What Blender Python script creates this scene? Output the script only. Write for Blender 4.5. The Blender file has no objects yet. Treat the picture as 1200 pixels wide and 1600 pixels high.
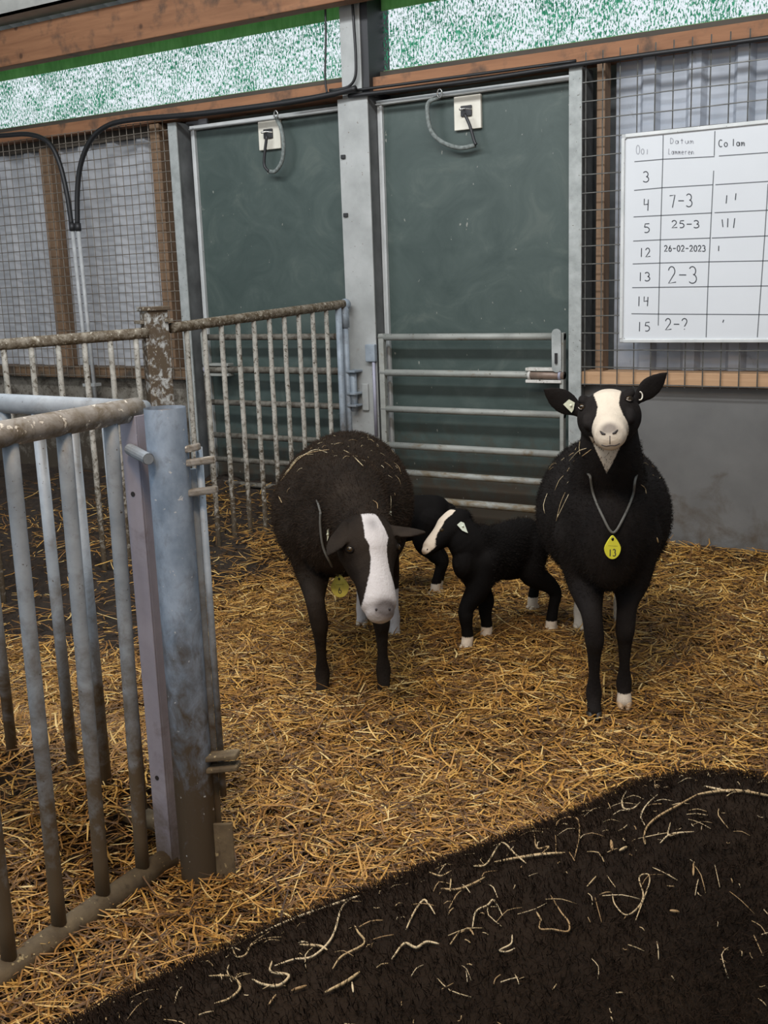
import bpy, bmesh, math, random
import numpy as np
from mathutils import Vector, Matrix, noise
from mathutils.bvhtree import BVHTree

rng = np.random.default_rng(7)
random.seed(7)
C = bpy.context.scene.collection

# ------------------------------------------------------------------ camera, world, lights, exposure
F = 1690.0; CX = 600.0; CY = 800.0; H = 1.45          # image taken as 1200x1600
dn = np.array([280., 7900., F]); dn /= np.linalg.norm(dn)
wl = np.array([-2826., -260., F]); wl -= dn*(wl@dn); wl /= np.linalg.norm(wl)
RX = -wl; RY = np.cross(dn, RX)
if RY[2] < 0: RY = -RY
M3 = np.array([RX, RY, -dn])                           # camera (right, down, forward) -> world
cam_d = bpy.data.cameras.new('camera'); cam = bpy.data.objects.new('camera', cam_d); C.objects.link(cam)
cam_d.sensor_fit = 'VERTICAL'; cam_d.sensor_height = 36; cam_d.lens = 36*F/1600
cam_d.clip_start = 0.02; cam_d.clip_end = 200
mw = Matrix.Identity(4)
for i in range(3):
    mw[i][0] = M3[i, 0]; mw[i][1] = -M3[i, 1]; mw[i][2] = -M3[i, 2]
mw[2][3] = H
cam.matrix_world = mw
bpy.context.scene.camera = cam

def ray(px, py): return M3@np.array([(px-CX)/F, (py-CY)/F, 1.])
def W(px, py, y):                                      # point on the plane parallel to the back wall
    d = ray(px, py); return np.array([0, 0, H])+d*(y/d[1])
def T(px, py, t): return np.array([0, 0, H])+ray(px, py)*t

wd = bpy.data.worlds.new('sky'); bpy.context.scene.world = wd; wd.use_nodes = True
bg = wd.node_tree.nodes['Background']; bg.inputs[0].default_value = (0.86, 0.93, 1.0, 1); bg.inputs[1].default_value = 1.0

def area(name, loc, target, sx, sy, power, col):
    l = bpy.data.lights.new(name, 'AREA'); l.shape = 'RECTANGLE'; l.size = sx; l.size_y = sy; l.energy = power; l.color = col
    o = bpy.data.objects.new(name, l); C.objects.link(o); o.location = loc
    o.rotation_euler = (Vector(target)-Vector(loc)).to_track_quat('-Z', 'Y').to_euler()
    return o
area('overhead_light', (-2.6, 2.4, 4.15), (-2.6, 4.6, 0.6), 6.0, 0.35, 215, (0.94, 0.97, 1.0))
area('overhead_light', (-1.4, -0.9, 4.7), (-1.8, 2.0, 0.4), 3.2, 0.6, 95, (0.90, 0.95, 1.0))  # second panel added to cool the near post, not an actual roof opening
area('warm_fill', (-0.9, 0.6, 3.2), (-1.3, 1.9, 0.0), 0.4, 0.4, 34, (1.0, 0.60, 0.26))  # warm fill added over the foreground straw, not an actual lamp

vs = bpy.context.scene.view_settings
vs.view_transform = 'Standard'; vs.look = 'None'; vs.gamma = 1; vs.exposure = 0.0
try: vs.use_curve_mapping = False
except Exception: pass

# ------------------------------------------------------------------ materials
def new_mat(name):
    m = bpy.data.materials.new(name); m.use_nodes = True
    nt = m.node_tree; b = nt.nodes['Principled BSDF']
    return m, nt, b
def N(nt, t, **k):
    n = nt.nodes.new(t)
    for a, v in k.items():
        if a.startswith('i_'):
            key = a[2:]; key = int(key) if key.isdigit() else key.replace('_', ' ')
            n.inputs[key].default_value = v
        else: setattr(n, a, v)
    return n
def ramp(nt, stops, fac=None, interp='LINEAR'):
    r = nt.nodes.new('ShaderNodeValToRGB'); cr = r.color_ramp; cr.interpolation = interp
    while len(cr.elements) < len(stops): cr.elements.new(0.5)
    for e, (p, c) in zip(cr.elements, stops):
        e.position = p; e.color = (c[0], c[1], c[2], 1) if len(c) == 3 else c
    if fac is not None: nt.links.new(fac, r.inputs[0])
    return r
def mixc(nt, fac, a, b, mode='MIX'):
    m = nt.nodes.new('ShaderNodeMix'); m.data_type = 'RGBA'; m.blend_type = mode
    for s, v in ((m.inputs[0], fac), (m.inputs[6], a), (m.inputs[7], b)):
        if hasattr(v, 'is_linked') or hasattr(v, 'links'): nt.links.new(v, s)
        elif isinstance(v, (int, float)): s.default_value = v
        else: s.default_value = (v[0], v[1], v[2], 1)
    return m.outputs[2]
def coords(nt, scale=(1, 1, 1), world=True):
    mp = nt.nodes.new('ShaderNodeMapping'); mp.inputs['Scale'].default_value = scale
    if world:
        g = nt.nodes.new('ShaderNodeNewGeometry'); nt.links.new(g.outputs['Position'], mp.inputs[0])
    else:
        g = nt.nodes.new('ShaderNodeTexCoord'); nt.links.new(g.outputs['Object'], mp.inputs[0])
    return mp.outputs[0]
def noise_(nt, vec, scale, detail=4, rough=0.55, dist=0):
    n = N(nt, 'ShaderNodeTexNoise', i_Scale=scale, i_Detail=detail, i_Roughness=rough, i_Distortion=dist)
    nt.links.new(vec, n.inputs['Vector']); return n.outputs['Fac']
def bump(nt, b, h, strength=0.3, dist=0.01):
    n = N(nt, 'ShaderNodeBump', i_Strength=strength, i_Distance=dist)
    nt.links.new(h, n.inputs['Height']); nt.links.new(n.outputs[0], b.inputs['Normal'])
def simple(name, col, rough=0.6, metal=0.0, var=0.0, scale=20, bmp=0.0):
    m, nt, b = new_mat(name); b.inputs['Roughness'].default_value = rough; b.inputs['Metallic'].default_value = metal
    if var > 0:
        v = coords(nt); f = noise_(nt, v, scale, 5)
        lo = tuple(max(0, c*(1-var)) for c in col); hi = tuple(min(1, c*(1+var)) for c in col)
        r = ramp(nt, [(0.3, lo), (0.7, hi)], f); nt.links.new(r.outputs[0], b.inputs['Base Color'])
        if bmp: bump(nt, b, f, bmp)
    else: b.inputs['Base Color'].default_value = (*col, 1)
    return m
def layered(name, base_lo, base_hi, dirt, amount, scale=9, speck=None, speck_amt=0.62, rough=0.55, metal=0.0, zdirt=None, stretch=(1, 1, 1), bmp=0.25, speck_scale=60, soft=0.09):
    """base with patches, dirt patches (more of it low down when zdirt=(z0,z1)) and light or dark specks"""
    m, nt, b = new_mat(name); b.inputs['Roughness'].default_value = rough; b.inputs['Metallic'].default_value = metal
    v = coords(nt, stretch)
    f1 = noise_(nt, v, scale, 6, 0.6); r1 = ramp(nt, [(0.35, base_lo), (0.65, base_hi)], f1)
    f2 = noise_(nt, v, scale*1.7, 8, 0.7, 0.4)
    fac = f2
    if zdirt:
        g = nt.nodes.new('ShaderNodeNewGeometry'); s = nt.nodes.new('ShaderNodeSeparateXYZ'); nt.links.new(g.outputs['Position'], s.inputs[0])
        mr = N(nt, 'ShaderNodeMapRange'); mr.inputs[1].default_value = zdirt[1]; mr.inputs[2].default_value = zdirt[0]
        mr.inputs[3].default_value = 0.0; mr.inputs[4].default_value = zdirt[2] if len(zdirt) > 2 else 0.35
        nt.links.new(s.outputs[2], mr.inputs[0])
        ad = N(nt, 'ShaderNodeMath', operation='ADD'); nt.links.new(f2, ad.inputs[0]); nt.links.new(mr.outputs[0], ad.inputs[1]); fac = ad.outputs[0]
    r2 = ramp(nt, [(max(0, 1-amount-soft), (0, 0, 0)), (min(1, 1-amount+soft), (1, 1, 1))], fac)
    c = mixc(nt, r2.outputs[0], r1.outputs[0], dirt)
    if speck:
        f3 = noise_(nt, coords(nt), speck_scale, 3, 0.6); r3 = ramp(nt, [(speck_amt, (0, 0, 0)), (speck_amt+0.04, (1, 1, 1))], f3)
        c = mixc(nt, r3.outputs[0], c, speck)
    nt.links.new(c, b.inputs['Base Color'])
    if metal:
        inv = N(nt, 'ShaderNodeMath', operation='MULTIPLY_ADD'); inv.inputs[1].default_value = -metal; inv.inputs[2].default_value = metal
        nt.links.new(r2.outputs[0], inv.inputs[0]); nt.links.new(inv.outputs[0], b.inputs['Metallic'])
    if bmp: bump(nt, b, f2, bmp, 0.004)
    return m

M = {}
M['galv'] = layered('galvanised_steel', (0.22, 0.26, 0.30), (0.33, 0.38, 0.43), (0.085, 0.062, 0.036), 0.26, 10, (0.07, 0.055, 0.04), 0.68, 0.6, 0.12, (0.05, 0.85, 0.58), (1, 1, 1), 0.25, 90, 0.2)
M['galv_post'] = layered('galvanised_post_steel', (0.15, 0.21, 0.29), (0.32, 0.41, 0.53), (0.060, 0.045, 0.028), 0.25, 13, (0.55, 0.58, 0.6), 0.68, 0.6, 0.1, (0.05, 0.85, 0.62), (1, 1, 0.7), 0.3, 55, 0.2)  # blue of the reflected sky is mixed into the base tones
M['galv_flat'] = layered('galvanised_flat_steel', (0.28, 0.28, 0.35), (0.38, 0.38, 0.46), (0.10, 0.08, 0.055), 0.22, 6, (0.6, 0.6, 0.6), 0.73, 0.5, 0.12, (0.0, 0.5, 0.3), soft=0.18)
M['bar_foul'] = layered('splashed_gate_bar', (0.34, 0.33, 0.29), (0.48, 0.46, 0.41), (0.075, 0.055, 0.032), 0.40, 26, (0.07, 0.055, 0.035), 0.62, 0.7, 0.0, (0.15, 0.75, 0.25), (1, 1, 1), 0.5, 60)
M['rail_dirty'] = layered('mud_smeared_rail', (0.20, 0.19, 0.17), (0.29, 0.28, 0.26), (0.12, 0.098, 0.066), 0.46, 14, (0.58, 0.56, 0.50), 0.615, 0.7, 0.0, None, (1, 1, 1), 0.5, 45)
M['rail_foul'] = layered('manure_crusted_pipe', (0.17, 0.145, 0.11), (0.27, 0.235, 0.18), (0.075, 0.052, 0.027), 0.52, 22, (0.42, 0.39, 0.32), 0.62, 0.75, 0.0, (0.0, 1.0, 0.22), (1, 1, 1), 0.6, 70)
M['bottom_rail'] = layered('straw_crusted_rail', (0.10, 0.075, 0.045), (0.17, 0.13, 0.075), (0.05, 0.035, 0.02), 0.35, 18, (0.4, 0.32, 0.17), 0.64, 0.8, 0, None, (1, 1, 1), 0.7, 60)
M['gate_pipe'] = layered('weathered_gate_pipe', (0.24, 0.25, 0.23), (0.36, 0.37, 0.34), (0.16, 0.115, 0.06), 0.34, 10, (0.08, 0.07, 0.05), 0.66, 0.6, 0.15, (0.1, 0.6, 0.22), (0.5, 1, 1), 0.3)
M['gate_pipe_foul'] = layered('foul_gate_pipe', (0.11, 0.10, 0.08), (0.19, 0.175, 0.145), (0.05, 0.038, 0.025), 0.45, 16, (0.3, 0.27, 0.2), 0.66, 0.7, 0)
M['column'] = layered('grey_steel_column', (0.30, 0.31, 0.30), (0.40, 0.41, 0.40), (0.20, 0.17, 0.12), 0.24, 5, (0.13, 0.10, 0.07), 0.69, 0.6, 0.1, (0.6, 1.3, 0.12))
M['column_rough'] = layered('rough_zinc_post', (0.27, 0.29, 0.28), (0.40, 0.42, 0.41), (0.18, 0.16, 0.12), 0.28, 12, (0.10, 0.09, 0.07), 0.67, 0.7, 0.1, (0.2, 0.8, 0.25))
M['column_shade'] = simple('shaded_column_grey', (0.12, 0.125, 0.125), 0.6, 0, 0.3, 8)  # darker copy of the column grey, side shade put into the colour
M['post_foul'] = layered('manure_stained_post', (0.36, 0.37, 0.36), (0.46, 0.47, 0.45), (0.085, 0.060, 0.036), 0.56, 16, (0.4, 0.36, 0.28), 0.64, 0.8, 0, None, (1, 1, 0.8), soft=0.05)
M['alu'] = layered('aluminium_trim', (0.50, 0.52, 0.51), (0.62, 0.63, 0.62), (0.16, 0.14, 0.11), 0.25, 9, (0.1, 0.09, 0.08), 0.70, 0.45, 0.2, (0.1, 0.9, 0.25))
M['wire'] = simple('galvanised_wire', (0.13, 0.13, 0.12), 0.5, 0.5, 0.3, 30)
M['wire_left'] = simple('rusty_wire', (0.17, 0.145, 0.115), 0.6, 0.2, 0.3, 30)
M['cable'] = simple('black_cable', (0.012, 0.012, 0.013), 0.5)
M['conduit'] = simple('grey_conduit', (0.42, 0.43, 0.43), 0.5, 0, 0.2, 15)
M['rust'] = simple('rusty_steel', (0.13, 0.075, 0.035), 0.85, 0, 0.4, 30)
M['dark_steel'] = simple('dark_steel', (0.04, 0.04, 0.042), 0.5, 0.5)
M['chrome'] = simple('snap_steel', (0.5, 0.5, 0.48), 0.3, 0.9)
M['latch'] = layered('chipped_white_paint', (0.50, 0.49, 0.45), (0.62, 0.60, 0.56), (0.2, 0.15, 0.10), 0.36, 30, (0.08, 0.06, 0.04), 0.64, 0.6)
M['copper_pipe'] = simple('brown_pipe', (0.22, 0.16, 0.125), 0.45, 0.2, 0.2, 30)
M['plate'] = layered('cream_plastic', (0.62, 0.59, 0.50), (0.70, 0.67, 0.58), (0.4, 0.36, 0.28), 0.26, 10, None, 0.7, 0.45)
M['rope'] = simple('grey_rope', (0.17, 0.19, 0.18), 0.9, 0, 0.4, 60, 0.3)
M['board'] = simple('whiteboard_enamel', (0.62, 0.64, 0.66), 0.22, 0, 0.02, 4)
M['ink'] = simple('marker_ink', (0.03, 0.035, 0.045), 0.5)
M['ink_faint'] = simple('faded_marker_ink', (0.30, 0.31, 0.34), 0.5)
M['line_ink'] = simple('grid_line_ink', (0.10, 0.11, 0.12), 0.5)
M['tag_yellow'] = simple('yellow_tag', (0.70, 0.68, 0.05), 0.45)
M['tag_dirty'] = layered('dirty_yellow_tag', (0.62, 0.55, 0.08), (0.75, 0.68, 0.14), (0.3, 0.24, 0.05), 0.32, 40, None, 0.7, 0.5)
M['tag_pale'] = layered('pale_ear_tag', (0.55, 0.58, 0.42), (0.66, 0.68, 0.55), (0.15, 0.14, 0.08), 0.33, 160, None, 0.7, 0.5)
M['tag_mint'] = simple('pale_green_tag', (0.60, 0.66, 0.55), 0.5)
M['cord'] = simple('grey_cord', (0.10, 0.10, 0.09), 0.7)
M['green_bucket'] = simple('green_plastic', (0.03, 0.12, 0.07), 0.5)

def door_mat():
    m, nt, b = new_mat('dark_green_door_board'); b.inputs['Roughness'].default_value = 0.5
    v = coords(nt, (1, 1, 1)); f = noise_(nt, v, 3.5, 8, 0.65, 1.6)
    r = ramp(nt, [(0.3, (0.036, 0.056, 0.050)), (0.55, (0.054, 0.077, 0.069)), (0.8, (0.095, 0.117, 0.102))], f)
    # dried splashes low down, with an edge of their own
    g = nt.nodes.new('ShaderNodeNewGeometry'); s = nt.nodes.new('ShaderNodeSeparateXYZ'); nt.links.new(g.outputs['Position'], s.inputs[0])
    mr = N(nt, 'ShaderNodeMapRange'); mr.inputs[1].default_value = 0.75; mr.inputs[2].default_value = 0.12; mr.inputs[3].default_value = 0; mr.inputs[4].default_value = 0.5
    nt.links.new(s.outputs[2], mr.inputs[0])
    f2 = noise_(nt, v, 9, 9, 0.7); ad = N(nt, 'ShaderNodeMath', operation='ADD'); nt.links.new(f2, ad.inputs[0]); nt.links.new(mr.outputs[0], ad.inputs[1])
    r2 = ramp(nt, [(0.66, (0, 0, 0)), (0.95, (1, 1, 1))], ad.outputs[0])
    c = mixc(nt, r2.outputs[0], r.outputs[0], (0.055, 0.042, 0.028))
    f3 = noise_(nt, coords(nt, (1, 1, 0.5)), 42, 2, 0.5); r3 = ramp(nt, [(0.745, (0, 0, 0)), (0.77, (1, 1, 1))], f3)
    c = mixc(nt, r3.outputs[0], c, (0.25, 0.25, 0.22))
    nt.links.new(c, b.inputs['Base Color']); return m
M['door'] = door_mat()

def wood_mat(name, lo, hi, axis=0, knots=True, dirt=(0.06, 0.045, 0.03), amt=0.22):
    m, nt, b = new_mat(name); b.inputs['Roughness'].default_value = 0.75
    sc = [9, 9, 9]; sc[axis] = 0.8
    f = noise_(nt, coords(nt, tuple(sc)), 3, 8, 0.65, 0.6)
    r = ramp(nt, [(0.3, lo), (0.7, hi)], f)
    f2 = noise_(nt, coords(nt), 7, 6, 0.6); r2 = ramp(nt, [(1-amt-0.1, (0, 0, 0)), (1-amt+0.1, (1, 1, 1))], f2)
    c = mixc(nt, r2.outputs[0], r.outputs[0], dirt)
    if knots:
        vo = N(nt, 'ShaderNodeTexVoronoi', i_Scale=4.5); nt.links.new(coords(nt), vo.inputs['Vector'])
        rk = ramp(nt, [(0.05, (1, 1, 1)), (0.10, (0, 0, 0))], vo.outputs['Distance'])
        c = mixc(nt, rk.outputs[0], c, (lo[0]*0.4, lo[1]*0.4, lo[2]*0.4))
    nt.links.new(c, b.inputs['Base Color']); bump(nt, b, f, 0.15, 0.003); return m
M['timber'] = wood_mat('orange_brown_timber', (0.20, 0.088, 0.040), (0.30, 0.14, 0.066), 0, True, (0.06, 0.04, 0.028), 0.38)
M['timber_sill'] = wood_mat('pine_sill', (0.36, 0.21, 0.11), (0.52, 0.33, 0.19), 0)
M['timber_sill_dirty'] = wood_mat('dirty_pine_sill', (0.12, 0.075, 0.04), (0.20, 0.12, 0.065), 0, False, (0.05, 0.04, 0.03), 0.45)
M['timber_batten'] = wood_mat('weathered_batten', (0.13, 0.08, 0.045), (0.25, 0.155, 0.09), 2, False)
M['timber_dark'] = wood_mat('dark_timber', (0.035, 0.028, 0.02), (0.07, 0.055, 0.04), 0, False)
M['sheet'] = layered('grey_fibre_sheet', (0.36, 0.37, 0.39), (0.46, 0.47, 0.49), (0.2, 0.19, 0.17), 0.25, 4, (0.1, 0.1, 0.1), 0.74, 0.6)
M['sheet_right'] = layered('grey_blue_sheet', (0.30, 0.33, 0.38), (0.40, 0.43, 0.48), (0.14, 0.14, 0.14), 0.30, 4, None, 0.7, 0.6)
M['concrete'] = layered('foul_concrete', (0.14, 0.125, 0.10), (0.23, 0.21, 0.175), (0.05, 0.038, 0.025), 0.44, 6, (0.05, 0.04, 0.03), 0.60, 0.9, 0, (0.1, 0.8, 0.25))
M['concrete_right'] = layered('smooth_grey_panel', (0.12, 0.12, 0.117), (0.165, 0.165, 0.16), (0.085, 0.07, 0.055), 0.28, 2.2, None, 0.7, 0.38, 0, (0.0, 0.55, 0.2), (1, 1, 1), 0.05)
M['roof'] = simple('grey_roof_sheet', (0.10, 0.10, 0.095), 0.8, 0, 0.3, 5)
M['steel_purlin'] = simple('grey_purlin', (0.40, 0.40, 0.37), 0.6, 0, 0.2, 6)

def net_mat():
    m, nt, b = new_mat('green_windbreak_net'); out = nt.nodes['Material Output']; nt.nodes.remove(b)
    f = noise_(nt, coords(nt, (105, 105, 42)), 1.0, 2, 0.75)
    f2 = noise_(nt, coords(nt, (5, 5, 5)), 1.0, 3, 0.6)
    ad = N(nt, 'ShaderNodeMath', operation='MULTIPLY_ADD'); ad.inputs[1].default_value = 0.30; nt.links.new(f2, ad.inputs[0]); nt.links.new(f, ad.inputs[2])
    r = ramp(nt, [(0.605, (0, 0, 0)), (0.675, (1, 1, 1))], ad.outputs[0])
    f3 = noise_(nt, coords(nt, (60, 60, 14)), 1.0, 2, 0.6)
    col = ramp(nt, [(0.35, (0.02, 0.20, 0.10)), (0.65, (0.10, 0.46, 0.26))], f3)
    d = N(nt, 'ShaderNodeBsdfDiffuse'); tl = N(nt, 'ShaderNodeBsdfTranslucent'); tp = N(nt, 'ShaderNodeBsdfTransparent')
    nt.links.new(col.outputs[0], d.inputs[0]); nt.links.new(col.outputs[0], tl.inputs[0])
    m1 = N(nt, 'ShaderNodeMixShader'); m1.inputs[0].default_value = 0.75; nt.links.new(d.outputs[0], m1.inputs[1]); nt.links.new(tl.outputs[0], m1.inputs[2])
    m2 = N(nt, 'ShaderNodeMixShader'); nt.links.new(r.outputs[0], m2.inputs[0]); nt.links.new(m1.outputs[0], m2.inputs[1]); nt.links.new(tp.outputs[0], m2.inputs[2])
    nt.links.new(m2.outputs[0], out.inputs[0]); return m
M['net'] = net_mat()
def net_hem_mat():
    m, nt, b = new_mat('green_net_hem'); out = nt.nodes['Material Output']; nt.nodes.remove(b)
    f3 = noise_(nt, coords(nt, (40, 40, 10)), 1.0, 3, 0.6)
    col = ramp(nt, [(0.3, (0.30, 0.56, 0.25)), (0.7, (0.44, 0.70, 0.36))], f3)
    d = N(nt, 'ShaderNodeBsdfDiffuse'); tl = N(nt, 'ShaderNodeBsdfTranslucent')
    nt.links.new(col.outputs[0], d.inputs[0]); nt.links.new(col.outputs[0], tl.inputs[0])
    m1 = N(nt, 'ShaderNodeMixShader'); m1.inputs[0].default_value = 0.6; nt.links.new(d.outputs[0], m1.inputs[1]); nt.links.new(tl.outputs[0], m1.inputs[2])
    nt.links.new(m1.outputs[0], out.inputs[0]); return m
M['net_hem'] = net_hem_mat()

def straw_mat(name, stops, rough=0.55):
    m, nt, b = new_mat(name); b.inputs['Roughness'].default_value = rough
    g = nt.nodes.new('ShaderNodeNewGeometry')
    r = ramp(nt, stops, g.outputs['Random Per Island'])
    f = noise_(nt, coords(nt), 1.6, 3, 0.6)
    c = mixc(nt, ramp(nt, [(0.35, (0, 0, 0)), (0.75, (0.45, 0.45, 0.45))], f).outputs[0], r.outputs[0], (0.16, 0.082, 0.024))
    nt.links.new(c, b.inputs['Base Color']); return m
M['straw'] = straw_mat('bedding_straw', [(0.0, (0.030, 0.013, 0.004)), (0.33, (0.15, 0.066, 0.013)), (0.66, (0.43, 0.205, 0.034)), (0.9, (0.68, 0.40, 0.095)), (1.0, (0.84, 0.64, 0.28))])
M['hay_bits'] = straw_mat('hay_wisps', [(0.0, (0.34, 0.23, 0.11)), (0.5, (0.55, 0.44, 0.25)), (1.0, (0.72, 0.63, 0.43))])

def floor_mat():
    m, nt, b = new_mat('trodden_bedding'); b.inputs['Roughness'].default_value = 0.95
    f = noise_(nt, coords(nt), 26, 9, 0.75, 0.5); f0 = noise_(nt, coords(nt), 3, 5, 0.6)
    a = nt.nodes.new('ShaderNodeAttribute'); a.attribute_name = 'manure'
    straw = ramp(nt, [(0.3, (0.022, 0.012, 0.005)), (0.7, (0.085, 0.046, 0.016))], f)
    dark = ramp(nt, [(0.3, (0.014, 0.009, 0.006)), (0.7, (0.062, 0.040, 0.024))], f)
    c = mixc(nt, a.outputs['Fac'], straw.outputs[0], dark.outputs[0])
    nt.links.new(c, b.inputs['Base Color']); bump(nt, b, f, 1.0, 0.035); return m
M['floor'] = floor_mat()

def coat_mat(name, black_lo, black_hi, white, wool=0.5, scale=90):
    """dark fleece with white markings (vertex field: metres inside the marking)"""
    m, nt, b = new_mat(name); b.inputs['Roughness'].default_value = 0.85
    f = noise_(nt, coords(nt, (1, 1, 1), False), scale, 5, 0.7); f0 = noise_(nt, coords(nt, (1, 1, 1), False), 7, 4, 0.6)
    blk = ramp(nt, [(0.3, black_lo), (0.75, black_hi)], f0)
    a = nt.nodes.new('ShaderNodeAttribute'); a.attribute_name = 'marking'
    fe = noise_(nt, coords(nt, (1, 1, 1), False), 160, 3, 0.6)
    ms = N(nt, 'ShaderNodeMath', operation='MULTIPLY_ADD'); ms.inputs[1].default_value = 0.008; ms.inputs[2].default_value = -0.004; nt.links.new(fe, ms.inputs[0])
    ad = N(nt, 'ShaderNodeMath', operation='ADD'); nt.links.new(a.outputs['Fac'], ad.inputs[0]); nt.links.new(ms.outputs[0], ad.inputs[1])
    mr = N(nt, 'ShaderNodeMapRange'); mr.inputs[1].default_value = -0.0018; mr.inputs[2].default_value = 0.0018; nt.links.new(ad.outputs[0], mr.inputs[0])
    whi = ramp(nt, [(0.3, tuple(c*0.8 for c in white)), (0.7, white)], f0)
    c = mixc(nt, mr.outputs[0], blk.outputs[0], whi.outputs[0])
    an = nt.nodes.new('ShaderNodeAttribute'); an.attribute_name = 'nose'
    c = mixc(nt, an.outputs['Fac'], c, (0.085, 0.072, 0.07))
    nt.links.new(c, b.inputs['Base Color'])
    b.inputs['Specular IOR Level'].default_value = 0.10
    bump(nt, b, f, wool, 0.006); return m
BLK = (0.0065, 0.0055, 0.0055); BLK2 = (0.016, 0.013, 0.0115)
M['coat_brown'] = coat_mat('brown_black_fleece', (0.010, 0.0075, 0.006), (0.030, 0.022, 0.016), (0.60, 0.57, 0.56))
M['coat_black'] = coat_mat('black_fleece', (0.0075, 0.0065, 0.0065), (0.019, 0.016, 0.0145), (0.66, 0.58, 0.47))
M['coat_lamb'] = coat_mat('black_lambswool', (0.0035, 0.003, 0.003), (0.0075, 0.0065, 0.006), (0.70, 0.60, 0.48), 0.3)
M['coat_near'] = coat_mat('dense_black_fleece', (0.009, 0.0062, 0.0045), (0.024, 0.0165, 0.011), (0.6, 0.55, 0.5), 0.9, 70)
def fibre(name, col):
    m = simple(name, col, 0.9); m.node_tree.nodes['Principled BSDF'].inputs['Specular IOR Level'].default_value = 0.08; return m
M['hair_dark'] = fibre('dark_wool_fibre', (0.019, 0.0125, 0.0085))
M['hair_brown'] = fibre('brown_wool_fibre', (0.030, 0.021, 0.015))
M['hair_black'] = fibre('black_wool_fibre', (0.012, 0.010, 0.009))
M['hoof_tan'] = simple('tan_hoof', (0.42, 0.29, 0.17), 0.6, 0, 0.25, 60)
M['hoof_dark'] = simple('dark_hoof', (0.022, 0.018, 0.015), 0.6, 0, 0.2, 60)
M['hoof_pale'] = simple('pale_hoof', (0.55, 0.47, 0.36), 0.6, 0, 0.2, 60)
M['eye'] = simple('amber_eye', (0.05, 0.032, 0.014), 0.08)
M['pupil'] = simple('eye_pupil', (0.003, 0.003, 0.004), 0.1)
M['glint'] = simple('pale_eye_glint', (0.42, 0.38, 0.34), 0.5)
M['lip'] = simple('dark_lip', (0.035, 0.028, 0.028), 0.6)
M['nostril'] = simple('dark_nostril', (0.02, 0.015, 0.015), 0.6)

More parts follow.
